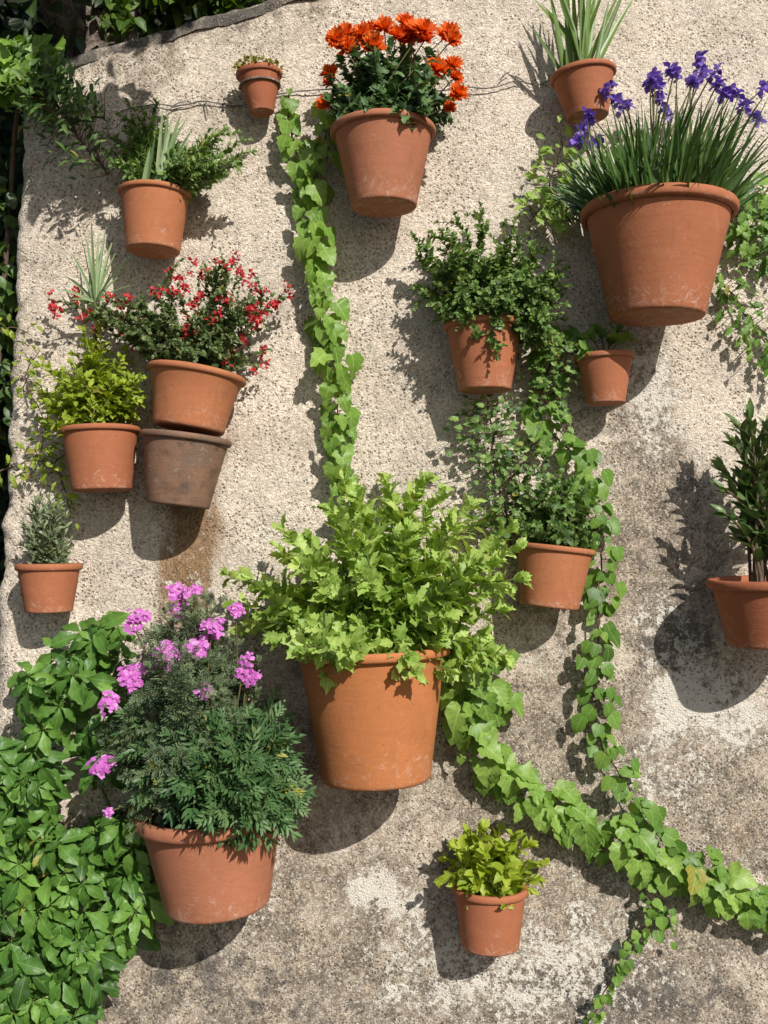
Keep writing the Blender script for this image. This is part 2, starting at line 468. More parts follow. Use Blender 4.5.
NEEDLE = sym(lambda t: 0.065 * math.sin(math.pi * t ** 0.7) ** 0.7, 4, fold=0.5, curl=0.2, wav=0.01, seed=9)
PETAL = sym(lambda t: 0.15 * math.sin(math.pi * t ** 1.3) ** 0.6, 5, fold=0.4, curl=-0.25, wav=0.02, seed=10)
WPETAL = sym(lambda t: 0.38 * math.sin(math.pi * t ** 1.3) ** 0.7, 6, fold=0.3, curl=0.4, wav=0.06, seed=11)
FLOR = sym(lambda t: 0.42 * math.sin(math.pi * t ** 1.5) ** 0.6, 4, fold=0.1, curl=0.15, wav=0.03, seed=12)


def pinnate(pairs=5, ll=0.50, w=0.046, seed=20, variants=4):
    res = []
    r = np.random.default_rng(seed)
    lf = sym(lambda t: 0.5 * math.sin(math.pi * t ** 0.8) ** 0.8, 4, fold=0.25, curl=0.15, wav=0.02, seed=seed)
    for k in range(variants):
        V, F, U, n = [], [], [], 0
        cu = r.uniform(0.05, 0.45)
        items = [(1.0, 0.0, 0.32)]
        for i in range(pairs):
            t = 0.16 + 0.76 * i / (pairs - 1)
            for sg in (-1, 1):
                items.append((t, sg * math.radians(58 - 26 * t + r.normal(0, 5)), ll * (1 - 0.45 * t) * r.uniform(0.85, 1.1)))
        for (t, an, l_) in items:
            TV, TF, TU = lf[r.integers(0, len(lf))]
            x = TV[:, 0] * w * 2
            y = TV[:, 1] * l_
            t0_ = t if an else 0.78
            X = x * math.cos(an) + y * math.sin(an)
            Y = t0_ - x * math.sin(an) + y * math.cos(an)
            Z = TV[:, 2] * l_ + np.abs(X) * 0.25 - cu * Y * Y
            V.append(np.stack([X, Y, Z], -1))
            U.append(TU)
            F.append(TF + n)
            n += len(TV)
        ra = np.array([(-0.012, 0, 0), (0.012, 0, 0), (0.004, 0.9, -cu * 0.81), (-0.004, 0.9, -cu * 0.81)])
        V.append(ra); U.append(np.zeros((4, 3))); F.append(np.array([(0, 1, 2), (0, 2, 3)]) + n)
        res.append((np.concatenate(V), np.concatenate(F), np.concatenate(U)))
    return res


PINN = pinnate()


def blade(mb, base, tip_dir, length, width, droop, tint, nseg=8, up=None):
    """a long strap leaf that arches under its own weight"""
    d = nrm(tip_dir)
    pts = []
    p = np.array(base, float)
    for i in range(nseg + 1):
        t = i / nseg
        pts.append(p.copy())
        d = nrm(d + np.array([0, 0, -droop * t * 1.6 / nseg]))
        p = p + d * length / nseg
    pts = np.array(pts)
    tg = nrm(np.gradient(pts, axis=0))
    ref = nrm(np.array([rng.normal(0, 0.5), -1.0, rng.normal(0.2, 0.3)])) if up is None else up
    side = nrm(np.cross(tg, ref))
    nn = np.cross(side, tg)
    V, U, F = [], [], []
    for i in range(nseg + 1):
        t = i / nseg
        w = width * 0.5 * min(1, 0.75 + t) * (1 - t ** 2.6) ** 0.8 + 0.0002
        V += [pts[i] - side[i] * w + nn[i] * w * 0.35, pts[i], pts[i] + side[i] * w + nn[i] * w * 0.35]
        U += [(-1, t, 0), (0, t, 0), (1, t, 0)]
    for i in range(nseg):
        a = i * 3
        for k in (0, 1):
            F += [(a + k, a + k + 1, a + k + 4), (a + k, a + k + 4, a + k + 3)]
    mb.add(V, F, tint, U)
    return pts


def bez(a, b, c, n=12):
    t = np.linspace(0, 1, n)[:, None]
    return (1 - t) ** 2 * a + 2 * t * (1 - t) * b + t * t * c


def catmull(P, step=0.012):
    P = np.asarray(P, float)
    Q = np.vstack([2 * P[0] - P[1], P, 2 * P[-1] - P[-2]])
    out = []
    for i in range(1, len(Q) - 2):
        n = max(2, int(np.linalg.norm(Q[i + 1] - Q[i]) / step))
        for k in range(n):
            t = k / n
            out.append(0.5 * (2 * Q[i] + (Q[i + 1] - Q[i - 1]) * t + (2 * Q[i - 1] - 5 * Q[i] + 4 * Q[i + 1] - Q[i + 2]) * t * t + (3 * Q[i] - Q[i - 1] - 3 * Q[i + 1] + Q[i + 2]) * t ** 3))
    out.append(P[-1])
    return np.array(out)


def leafy(mb, pts, n, tm, size, t0=0.2, ang=55, width=None, tint=(0.45, 0.2), grow=0.25, sunk=0.8, pairs=False, taper=0.45, tiptuft=True, droop=0.0):
    """leaves set round a shoot"""
    pts = np.asarray(pts)
    L = len(pts)
    tg = nrm(np.gradient(pts, axis=0))
    P, D, N, S, Tn = [], [], [], [], []
    ph0 = rng.uniform(0, 6.28)
    for i in range(n):
        q = i // 2 if pairs else i
        nn = (n // 2 if pairs else n)
        t = t0 + (1 - t0) * (q + 0.5) / nn
        t = min(0.999, max(0, t + rng.normal(0, 0.01)))
        k = t * (L - 1)
        k0 = int(k)
        p = pts[k0] + (pts[min(L - 1, k0 + 1)] - pts[k0]) * (k - k0)
        T = tg[k0]
        ref = np.array([0.2, 1, 0.1])
        a = nrm(np.cross(T, ref))
        b = np.cross(T, a)
        phi = ph0 + (q * 1.5708 + (i % 2) * math.pi if pairs else i * 2.39996) + rng.normal(0, 0.25)
        R = a * math.cos(phi) + b * math.sin(phi)
        an = math.radians(ang * (1 - 0.45 * t) + rng.normal(0, 9))
        d = T * math.cos(an) + R * math.sin(an) + np.array([0, 0, -droop])
        no = T * math.sin(an) - R * math.cos(an) + SUN * sunk + rng.normal(0, 0.22, 3)
        P.append(p)
        D.append(d)
        N.append(no)
        S.append(size * (1 - taper * max(0, t - 0.35) / 0.65) * rng.uniform(0.72, 1.2))
        Tn.append(np.clip(tint[0] + grow * (t - 0.5) + rng.normal(0, tint[1]), 0, 1))
    if tiptuft:
        for j in range(3):
            P.append(pts[-1])
            D.append(tg[-1] + rng.normal(0, 0.28, 3))
            N.append(SUN + OUT * 0.6 + rng.normal(0, 0.4, 3))
            S.append(size * (1 - taper) * rng.uniform(0.6, 1.0))
            Tn.append(np.clip(tint[0] + grow * 0.6 + rng.normal(0, tint[1]), 0, 1))
    W = None if width is None else np.array(S) * width
    mb.leaves(tm, P, D, N, S, Tn, W)


# ------------------------------------------------------------------ value noise for the wall
def vnoise(x, y, seed):
    r = np.random.default_rng(seed)
    tab = r.random((128, 128))
    xi, yi = np.floor(x).astype(int), np.floor(y).astype(int)
    fx, fy = x - xi, y - yi
    fx, fy = fx * fx * (3 - 2 * fx), fy * fy * (3 - 2 * fy)
    g = lambda a, b: tab[a % 128, b % 128]
    return (g(xi, yi) * (1 - fx) + g(xi + 1, yi) * fx) * (1 - fy) + (g(xi, yi + 1) * (1 - fx) + g(xi + 1, yi + 1) * fx) * fy


def fbm(x, y, s, seed, o=4):
    v, a, t = 0, 1, 0
    for k in range(o):
        v = v + a * vnoise(x * s, y * s, seed + k)
        t += a
        a *= 0.5
        s *= 2.03
    return v / t


# ------------------------------------------------------------------ wall
TLa, TLb = at(22, 118), at(3, 480)          # left end of the wall
Ta, Tb = at(60, 62), at(250, 6)             # line of the top


def left_x(z):
    k = (TLa[0] - TLb[0]) / (TLa[2] - TLb[2])
    return TLb[0] + k * (z - TLb[2])


def top_z(x):
    k = (Tb[2] - Ta[2]) / (Tb[0] - Ta[0])
    z = Ta[2] + k * (x - Ta[0])
    zl = Ta[2] + k * (-0.1 - Ta[0])
    return np.where(x < -0.1, z, zl + 0.12 * (x + 0.1))


def build_wall():
    root = thing("garden_wall", "tall beige roughcast garden wall with grey weathered base and lichen", "wall", (0, 0.18, 0))
    # path across: back-left corner, round the left end, then along the face
    nx = 620
    us = np.concatenate([np.linspace(-0.40, 0, 50)[:-1], np.linspace(0, 3.0, nx - 49)])
    nz = 560
    vs = np.linspace(0, 1, nz)
    U, Vv = np.meshgrid(us, vs, indexing='ij')
    rad = 0.03
    # plan position relative to the left end
    s = U
    px = np.where(s < -rad, 0.0, np.where(s < rad, 0, s))
    py = np.where(s < -rad, -s - rad, 0)
    th = np.clip((s + rad) / (2 * rad), 0, 1) * math.pi / 2
    arc = (s >= -rad) & (s < rad)
    r2 = 2 * rad * 2 / math.pi
    px = np.where(arc, r2 - r2 * np.cos(th), px)
    py = np.where(arc, r2 - r2 * np.sin(th), np.where(s < -rad, r2 + (-s - rad), 0))
    px = np.where(s >= rad, r2 + (s - rad), px)
    # height
    zt = top_z(left_x(2.7) + px)
    Z = Vv * zt
    X = left_x(Z) + px
    Y = py
    hnoise = (fbm(X + 5, Z, 2.2, 11, 3) - 0.5) * 0.020 + (fbm(X + 9, Z, 14, 21, 4) - 0.5) * 0.010 + (fbm(X + 3 + Y, Z, 90, 31, 2) - 0.5) * 0.003
    endm = np.clip((rad - s) / (2 * rad), 0, 1)
    nxv, nyv = -np.sin(endm * math.pi / 2), -np.cos(endm * math.pi / 2)
    edge = np.exp(-(np.abs(s) / 0.05) ** 2) * (fbm(X, Z, 16, 41, 3) - 0.5) * 0.03
    X = X + nxv * (hnoise + edge)
    Y = Y + nyv * (hnoise + edge)
    V = np.stack([X, Y, Z], -1).reshape(-1, 3)
    i = np.arange(nx - 1)[:, None] * nz + np.arange(nz - 1)[None, :]
    i = i.ravel()
    F = np.concatenate([np.stack([i, i + nz, i + nz + 1], -1), np.stack([i, i + nz + 1, i + 1], -1)])
    mb = MB()
    mb.add(V, F)
    # back face and the right end
    xr = V[:, 0].max()
    zr = float(top_z(xr))
    xl = left_x(0.0)
    B = [(xl, 0.36, 0), (xr, 0.36, 0), (xr, 0.36, zr), (-0.1, 0.36, float(top_z(-0.1))), (left_x(2.7), 0.36, float(top_z(left_x(2.7)))), (xr, 0, 0), (xr, 0, zr)]
    mb.add(B, [(0, 4, 1), (1, 4, 3), (1, 3, 2), (5, 1, 2), (5, 2, 6)])
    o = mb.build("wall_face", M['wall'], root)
    me = o.data
    P = np.concatenate(mb.V)
    x, z = P[:, 0], P[:, 2]
    f1 = fbm(x + 20, z + 3, 2.0, 51, 4)
    f2 = fbm(x + 7, z + 9, 5.0, 61, 4)
    # pixel coordinates of a point on the face, to place stains where the photograph shows them
    def blob(px, py, rx, ry, a=1.0, rot=0.0):
        c = at(px, py)
        k = 2.6 / 1000
        dx, dz = (x - c[0]), (z - c[2])
        ca, sa = math.cos(rot), math.sin(rot)
        dx, dz = dx * ca + dz * sa, -dx * sa + dz * ca
        return a * np.exp(-((dx / (rx * k)) ** 2 + (dz / (ry * k)) ** 2))
    zb = at(0, 560)[2]
    weather = np.clip((zb - z + (x * 0.22)) / 0.5, 0, 1) * 0.75 + (f1 - 0.5) * 0.7 - 0.10
    weather = np.maximum(weather, blob(660, 520, 85, 190, 0.95))
    weather = np.maximum(weather, blob(640, 420, 55, 110, 0.85))
    weather = np.maximum(weather, blob(540, 760, 150, 160, 0.8))
    weather = np.maximum(weather, blob(690, 800, 170, 130, 0.85))
    weather = np.maximum(weather, blob(300, 930, 210, 90, 0.72))
    weather = np.maximum(weather, blob(540, 640, 60, 80, 0.6))
    weather = np.maximum(weather, blob(170, 560, 40, 90, 0.45))
    weather = weather - blob(60, 650, 90, 160, 0.6) - blob(740, 420, 60, 60, 0.55)
    for (px_, py_, rx_, ry_, a_) in [(657, 400, 50, 110, 0.5), (178, 560, 34, 80, 0.4), (102, 540, 26, 60, 0.3), (485, 440, 30, 60, 0.25), (153, 300, 24, 70, 0.3), (384, 260, 30, 70, 0.22), (262, 150, 12, 60, 0.3), (770, 700, 50, 70, 0.4), (376, 840, 55, 60, 0.35), (588, 160, 18, 60, 0.22), (49, 650, 20, 50, 0.2)]:
        weather = np.maximum(weather, blob(px_, py_, rx_, ry_, a_))
    topd = top_z(x) - z
    weather = np.maximum(weather, np.clip(1 - topd / 0.30, 0, 1) * (0.75 + (f2 - 0.5)) * np.clip((0.3 - x) / 0.5, 0.15, 1))
    leftd = x - left_x(z)
    weather = np.maximum(weather, np.exp(-(leftd / 0.11) ** 2) * 0.42 * np.clip((z - 1.2) / 0.4, 0, 1))
    white = (f2 - 0.5) * 0.45 - 0.05 + np.clip((zb - z) / 0.6, 0, 1) * 0.20
    for b_ in [(655, 370, 40, 55, 0.42), (660, 440, 30, 60, 0.3), (610, 470, 30, 60, 0.2), (672, 605, 26, 26, 0.30), (690, 660, 40, 40, 0.22), (668, 705, 22, 34, 0.42), (725, 715, 50, 45, 0.45), (640, 610, 16, 26, 0.3),
               (358, 890, 11, 11, 0.55), (374, 884, 10, 9, 0.55), (389, 890, 6, 12, 0.55), (372, 886, 34, 26, 0.16), (410, 905, 30, 24, 0.2), (130, 495, 30, 40, 0.3), (250, 500, 60, 50, 0.22), (560, 660, 60, 40, 0.3),
               (640, 800, 60, 60, 0.25), (250, 860, 50, 80, 0.26), (450, 970, 90, 50, 0.3), (600, 960, 80, 60, 0.25), (220, 30, 90, 18, 0.25), (200, 580, 60, 60, 0.22), (55, 760, 20, 60, 0.1)]:
        white = white + blob(*b_[:4], b_[4] * 1.55)
    rust = 1.3 * (blob(190, 570, 26, 95, 0.95) + blob(165, 590, 14, 70, 0.4) + blob(240, 440, 50, 30, 0.38) + blob(215, 520, 30, 50, 0.35) + blob(520, 700, 50, 60, 0.25) + blob(720, 840, 110, 60, 0.3) + blob(410, 830, 60, 40, 0.35) + blob(670, 370, 60, 40, 0.25) + blob(600, 600, 40, 60, 0.25) + blob(310, 440, 30, 50, 0.22))
    dark = -0.12 + (f2 - 0.5) * 0.4 + np.clip((at(0, 860)[2] - z) / 0.5, 0, 1) * 0.32 + np.clip(1 - topd / 0.085, 0, 1) * 0.6 * np.clip((0.0 - x) / 0.3, 0.1, 1)
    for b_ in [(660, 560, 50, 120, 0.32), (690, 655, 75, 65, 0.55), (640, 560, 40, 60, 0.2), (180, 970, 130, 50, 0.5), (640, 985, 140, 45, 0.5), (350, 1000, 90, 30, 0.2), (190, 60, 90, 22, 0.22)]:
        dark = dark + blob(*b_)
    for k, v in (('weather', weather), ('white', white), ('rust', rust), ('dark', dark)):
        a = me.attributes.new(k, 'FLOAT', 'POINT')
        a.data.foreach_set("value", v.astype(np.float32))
    # coping: a rough mortar cap that follows the sloping top
    n, m = 260, 22
    xs = np.linspace(left_x(2.7) - 0.012, xr, n)
    th = np.linspace(-0.15, math.pi + 0.15, m)
    Xc, Tc = np.meshgrid(xs, th, indexing='ij')
    yy = 0.175 - np.sign(np.cos(Tc)) * np.abs(np.cos(Tc)) ** 0.4 * 0.183
    zz = top_z(Xc) - 0.022 + np.sign(np.sin(Tc)) * np.abs(np.sin(Tc)) ** 0.6 * 0.036
    jit = (fbm(Xc + 3, yy * 3, 12, 71, 4) - 0.5) * 0.035
    zz = zz + jit
    yy = yy + (fbm(Xc + 13, zz * 3, 16, 81, 3) - 0.5) * 0.02
    V = np.stack([Xc, yy, zz], -1).reshape(-1, 3)
    i = (np.arange(n - 1)[:, None] * m + np.arange(m - 1)[None, :]).ravel()
    F = np.concatenate([np.stack([i, i + m, i + m + 1], -1), np.stack([i, i + m + 1, i + 1], -1)])
    mc = MB()
    mc.add(V, F)
    for j, xx in ((0, xs[0]), (n - 1, xs[-1])):
        c = V[j * m:(j + 1) * m]
        mc.add(np.vstack([c, c.mean(0)]), [(k, k + 1, m) for k in range(m - 1)] + [(m - 1, 0, m)])
    oc = mc.build("coping", M['wall'], root)
    Pc = np.concatenate(mc.V)
    for k, v in (('weather', 0.8), ('white', -0.02), ('rust', 0.0), ('dark', 0.62)):
        a = oc.data.attributes.new(k, 'FLOAT', 'POINT')
        vv = np.full(len(Pc), v)
        if k == 'dark':
            vv = v * np.clip((0.35 - Pc[:, 0]) / 0.6, 0.1, 1)
        a.data.foreach_set("value", vv.astype(np.float32))


build_wall()

# ground
g = MB()
gn = 60
gx = np.sinh(np.linspace(-5, 5, gn)) * 1.2
GX, GY = np.meshgrid(gx, gx, indexing='ij')
GV = np.stack([GX, GY, np.zeros_like(GX)], -1).reshape(-1, 3)
i = (np.arange(gn - 1)[:, None] * gn + np.arange(gn - 1)[None, :]).ravel()
g.add(GV, np.concatenate([np.stack([i, i + gn, i + gn + 1], -1), np.stack([i, i + gn + 1, i + 1], -1)]))
tag(g.build("ground", M['ground']), kind="structure")


# ------------------------------------------------------------------ pots
POTS = {}


def lathe(mb, prof, c, ax, rot=0.0, wob=0.0, seg=72, seed=0):
    """revolve (r, h) pairs round axis ax through c"""
    ax = nrm(ax)
    a = nrm(np.cross(ax, np.array([0.1, 1, 0.05])))
    b = np.cross(ax, a)
    th = np.arange(seg) / seg * 2 * math.pi
    r_ = np.random.default_rng(seed)
    k1, k2 = r_.uniform(0, 6.28, 2)
    V = []
    for (r, h) in prof:
        rr = r * (1 + wob * (np.sin(2 * th + k1) + 0.5 * np.sin(3 * th + k2 + h * 9)))
        hh = h + wob * 0.25 * np.sin(2 * th + k2) * prof[0][0]
        V.append(c + (rr * np.cos(th))[:, None] * a + (rr * np.sin(th))[:, None] * b + hh[:, None] * ax)
    V = np.concatenate(V)
    F = []
    n = len(prof)
    for i_ in range(n - 1):
        for j in range(seg):
            j2 = (j + 1) % seg
            q = (i_ * seg + j, i_ * seg + j2, (i_ + 1) * seg + j2, (i_ + 1) * seg + j)
            F += [(q[0], q[1], q[2]), (q[0], q[2], q[3])]
    mb.add(V, F)


POTG = "terracotta pots hanging on the wall"


def pot(key, label, rim, W, bot, w, color, lip=0.17, lean=0.25, old=False, flare=False, fill=0.86, gap=0.004):
    R = W / 2 * (-CAM_Y) / FPX
    for _ in range(4):
        R = W / 2 / FPX * (-CAM_Y - R) * (1.0)
    ratio = w / W
    rb = R * ratio
    dep = R * 1.0 + gap
    c = at(rim[0], rim[1], dep)
    bdep = dep - lean * (R - rb)
    bc = at(bot[0], bot[1], bdep)
    ax = c - bc
    H = float(np.linalg.norm(ax))
    ax = ax / H
    root = thing("terracotta_pot", label, "pot", bc, POTG)
    root_col = color
    lh = lip * R           # half-height of the lip about the rim centre
    mb = MB()
    ro = R * 0.925         # body radius under the lip
    h_top = H + lh * 0.55
    th_ = 0.085 * R
    if flare:
        fl = lambda t: rb + (R - th_ * 0.5 - rb) * (0.55 * t + 0.45 * t ** 3.5)
        prof = [(rb * 0.004, 0.009 * R), (rb * 0.4, 0.009 * R), (rb * 0.86, 0.004 * R), (rb * 0.97, 0.012 * R), (rb, 0.05 * R)]
        for t in np.linspace(0.06, 1.0, 18):
            prof.append((fl(t), H * t))
        prof += [(fl(1) - th_, H), (fl(0.8) - th_ * 1.2, H * 0.8), (rb * 0.8, 0.06 * R), (rb * 0.01, 0.06 * R)]
    else:
        prof = [(rb * 0.004, 0.009 * R), (rb * 0.4, 0.009 * R), (rb * 0.80, 0.008 * R), (rb * 0.90, 0.0), (rb * 0.965, 0.006 * R), (rb * 0.995, 0.03 * R), (rb + 0.004 * R, 0.06 * R)]
        for t in np.linspace(0.08, 0.96, 14):
            prof.append((rb + (ro - rb) * t, 0.06 * R + (H - 0.06 * R) * t))
        prof += [(ro, H + lh * 0.2), (ro - th_, H + lh * 0.2), (ro - th_ * 1.3, H * 0.7), (rb * 0.85, 0.08 * R), (0, 0.08 * R)]
    sd = len(POTS) + 3
    lathe(mb, prof, bc, ax, wob=0.004, seed=sd)
    body = mb.build("pot_body", M['oldpot'] if old else M['pot'], root)
    # rounded lip
    ml = MB()
    pr = []
    if flare:
        for a_ in np.linspace(-math.pi * 0.5, math.pi * 0.55, 10):
            pr.append((R - th_ * 0.75 + th_ * 0.75 * math.cos(a_), H + lh * 0.3 * math.sin(a_)))
        pr += [(R - th_ * 1.7, H + lh * 0.1), (R - th_ * 1.9, H - lh * 0.4)]
    else:
        cr = R - lh * 0.62
        pr.append((ro - 0.004 * R, H - lh * 0.62))
        for a_ in np.linspace(-math.pi * 0.48, math.pi * 0.52, 13):
            e = 0.85
            pr.append((R - lh * 0.5 + lh * 0.5 * np.sign(math.cos(a_)) * abs(math.cos(a_)) ** e, H + lh * 0.6 * np.sign(math.sin(a_)) * abs(math.sin(a_)) ** e))
        pr += [(ro - th_ * 0.8, H + lh * 0.5), (ro - th_ * 1.15, H + lh * 0.15), (ro - th_ * 1.2, H - lh * 0.8)]
    lathe(ml, pr, bc, ax, wob=0.005, seed=sd)
    rimo = ml.build("rim", M['oldpot'] if old else M['pot'], root)
    for o in (body, rimo):
        o.color = (*color, 1)
    # soil
    so = MB()
    ri = (ro - th_ * 1.15)
    a = nrm(np.cross(ax, np.array([0.1, 1, 0.05])))
    b = np.cross(ax, a)
    nr, ns = 14, 40
    V = [bc + ax * H * fill]
    for r_i in range(1, nr + 1):
        for j in range(ns):
            th = j / ns * 6.2832
            r_ = ri * r_i / nr
            V.append(bc + a * r_ * math.cos(th) + b * r_ * math.sin(th) + ax * (H * fill + rng.normal(0, 0.022) * R + 0.04 * R * (1 - r_i / nr)))
    F = [(0, 1 + j, 1 + (j + 1) % ns) for j in range(ns)]
    for r_i in range(nr - 1):
        o1, o2 = 1 + r_i * ns, 1 + (r_i + 1) * ns
        for j in range(ns):
            j2 = (j + 1) % ns
            F += [(o1 + j, o2 + j, o2 + j2), (o1 + j, o2 + j2, o1 + j2)]
    so.add(V, F)
    so.build("soil", M['soil'], root)
    POTS[key] = dict(c=c, bc=bc, ax=ax, H=H, R=R, rb=rb, soil=bc + ax * H * fill, ri=ri, root=root, dep=dep, lh=lh)
    return POTS[key]


TC = (0.43, 0.148, 0.066)
TCo = (0.47, 0.170, 0.072)
TCr = (0.40, 0.125, 0.058)
TCp = (0.455, 0.170, 0.088)
pot('tiny', "tiny terracotta pot with clip ring and mossy top near the wall top", (259, 75), 48, (262, 113), 25, TCr, lip=0.22)
pot('mum', "medium terracotta pot with orange flowers at top centre", (383, 133), 110, (384, 208), 68, TCp, lip=0.11)
pot('spike', "terracotta pot holding wide upright grassy blades at the top right", (583, 76), 69, (588, 118), 43, TC, lip=0.14)
pot('iris', "largest terracotta pot, with purple flowers, at upper right", (658, 213), 158, (657, 318), 97, TC, lip=0.12)
pot('left', "terracotta pot with striped grass and leafy shrub at upper left", (155, 195), 75, (153, 252), 55, TCo, lip=0.12)
pot('shrub', "terracotta pot half hidden under the dense small leaved green shrub", (484, 326), 82, (485, 391), 53, TC, lip=0.14)
pot('small', "small terracotta pot with a short sprig under the largest pot", (604, 358), 61, (606, 404), 39, TC, lip=0.16)
pot('old', "dark brown weathered pot with pale flakes carrying another pot inside it", (186, 439), 92, (178, 506), 63, (0.2, 0.1, 0.06), lip=0.12, old=True)
pot('red', "tilted flared terracotta pot of red flowers standing in the dark weathered pot", (197, 375), 100, (188, 430), 72, TCo, lip=0.24, flare=True, lean=0.12)
pot('yellow', "terracotta pot of yellow green foliage left of the dark weathered pot", (100, 431), 80, (102, 491), 59, TC, lip=0.12)
pot('rosem', "small terracotta pot of grey green needles at the left edge", (49, 567), 65, (49, 612), 46, TC, lip=0.18)
pot('mid', "terracotta pot right of the big chartreuse plant, with dark shrub", (555, 549), 80, (549, 607), 59, TCo, lip=0.12)
pot('right', "terracotta pot with thick leaved upright plant cut by the right edge", (771, 583), 124, (773, 645), 87, TCr, lip=0.13, fill=0.9)
pot('center', "big orange terracotta pot of chartreuse foliage in the middle of the wall", (372, 651), 157, (376, 779), 109, (0.52, 0.185, 0.062), lip=0.10)
pot('lant', "big terracotta pot with magenta flowers at lower left", (212, 815), 148, (218, 905), 102, TCp, lip=0.15)
pot('low', "small terracotta pot of bright green leaves at the bottom centre", (490, 889), 74, (490, 946), 56, TC, lip=0.17)

# clip ring on the tiny pot
p = POTS['tiny']
mb = MB()
ring = []
a = nrm(np.cross(p['ax'], np.array([0.1, 1, 0.05])))
b = np.cross(p['ax'], a)
rr = p['rb'] + (p['R'] * 0.925 - p['rb']) * 0.72 + 0.003
for k in range(41):
    th = k / 40 * 6.2832
    ring.append(p['bc'] + p['ax'] * p['H'] * 0.70 + (a * math.cos(th) + b * math.sin(th)) * rr)
mb.tube(ring, 0.0032, 0.0032, 6)
mb.build("clip_ring", M['bark'], p['root'])


# ------------------------------------------------------------------ plants
def base_of(key, spread=0.6):
    p = POTS[key]
    a = nrm(np.cross(p['ax'], np.array([0.1, 1, 0.05])))
    b = np.cross(p['ax'], a)
    th, r = rng.uniform(0, 6.28), p['ri'] * spread * math.sqrt(rng.uniform())
    return p['soil'] + a * r * math.cos(th) + b * r * math.sin(th) - p['ax'] * 0.006


def tips3(key, tips, dsp=0.8):
    p = POTS[key]
    out = []
    for t in tips:
        d = p['dep'] + (t[2] if len(t) > 2 else rng.uniform(-dsp, dsp) * p['R'])
        out.append(at(t[0], t[1], max(0.02, d)))
    return out


def fill_tips(key, T, n, lo=0.5, hi=1.0, depth=0.8):
    p = POTS[key]
    out = []
    for _ in range(n):
        i_, j = rng.integers(0, len(T), 2)
        u = rng.uniform()
        q = T[i_] * u + T[j] * (1 - u)
        f = rng.uniform(lo, hi)
        q = p['soil'] + (q - p['soil']) * f
        q = q + OUT * rng.normal(0, depth * p['R'] * 0.5)
        q[1] = min(q[1], -0.02)
        out.append(q)
    return out


def shoots(root, key, targets, tm, mat, size, npl, stem_r=0.0022, arch=0.35, spread=0.6, stemmat='stem', leafkw=None, fol=None, st=None, sidelen=0.0, side_n=0):
    fol = fol or MB()
    st = st or MB()
    for tip in targets:
        b0 = base_of(key, spread)
        L = np.linalg.norm(tip - b0)
        ctrl = b0 + (tip - b0) * 0.45 + UP * L * arch * rng.uniform(0.5, 1.3) + rng.normal(0, 0.04, 3) * L
        ctrl[1] = min(ctrl[1], -0.02)
        pts = bez(b0, ctrl, tip, 14)
        pts[2:-1] += rng.normal(0, 0.004, pts[2:-1].shape)
        st.tube(pts, stem_r, stem_r * 0.45, 5, rng.uniform(0.3, 0.8))
        leafy(fol, pts, max(4, int(npl * L / 0.2)), tm, size, **(leafkw or {}))
        for s_ in range(side_n):
            k = rng.integers(5, 12)
            T_ = nrm(pts[k + 1] - pts[k])
            d_ = nrm(T_ + nrm(rng.normal(0, 1, 3)) * 0.9 + OUT * 0.2)
            e = pts[k] + d_ * sidelen * rng.uniform(0.6, 1.2)
            e[1] = min(e[1], -0.015)
            q = bez(pts[k], pts[k] + T_ * sidelen * 0.5, e, 8)
            st.tube(q, stem_r * 0.6, stem_r * 0.35, 4, 0.5)
            leafy(fol, q, max(4, int(npl * sidelen / 0.2)), tm, size * 0.85, **dict(leafkw or {}, t0=0.1))
    return fol, st


def plant(name, key, label, cat="plant"):
    return thing(name, label, cat, POTS[key]['soil'])


# --- central chartreuse bush
r = plant("leafy_bush", 'center', "big chartreuse bush spilling from the pot in the middle of the wall")
T = tips3('center', [(228, 575), (245, 630), (232, 605), (262, 590), (278, 548), (283, 530), (300, 565), (330, 510), (345, 480), (352, 495), (385, 480), (390, 500), (372, 520), (415, 500), (425, 480), (440, 492), (470, 505), (450, 520), (490, 515), (510, 530), (515, 548), (490, 560), (520, 578), (505, 590), (500, 610), (280, 610), (265, 620), (310, 540), (400, 540), (440, 560), (340, 600, .12), (380, 600, .15), (420, 610, .14), (310, 630, .13), (350, 640, .17), (292, 640, .1), (400, 640, .16), (330, 575, .1), (460, 590, .1), (480, 635, .06), (455, 640, .1), (415, 672, .19), (405, 655, .2), (300, 650, .16), (318, 645, .18), (275, 640, .1), (485, 650, .05), (505, 655, .03), (470, 665, .08), (450, 670, .12)])
sf = fill_tips('center', T, 58, 0.55, 1.0)
f, s = shoots(r, 'center', T + sf, TOOTH, 'chart', 0.072, 17, 0.003, 0.2, 0.75, leafkw=dict(ang=52, tint=(0.5, 0.22), t0=0.25, sunk=0.7, width=1.15))
s.build("stem", M['stem'], r)
f.build("foliage", M['chart'], r)

# --- low small chartreuse
r = plant("leafy_plant", 'low', "bright lime green plant in the small pot at the bottom")
T = tips3('low', [(442, 882), (447, 860), (455, 845), (468, 832), (485, 828), (500, 830), (515, 835), (530, 845), (545, 862), (540, 880), (505, 850), (480, 850), (462, 870), (520, 870), (500, 890, .07), (505, 905, .085), (470, 890, .05), (530, 890, .02)])
f, s = shoots(r, 'low', T + fill_tips('low', T, 28, 0.6, 1.0), OVAL, 'chart2', 0.050, 20, 0.002, 0.25, 0.7, leafkw=dict(ang=50, tint=(0.55, 0.2), t0=0.2))
s.build("stem", M['stem'], r)
f.build("foliage", M['chart2'], r)

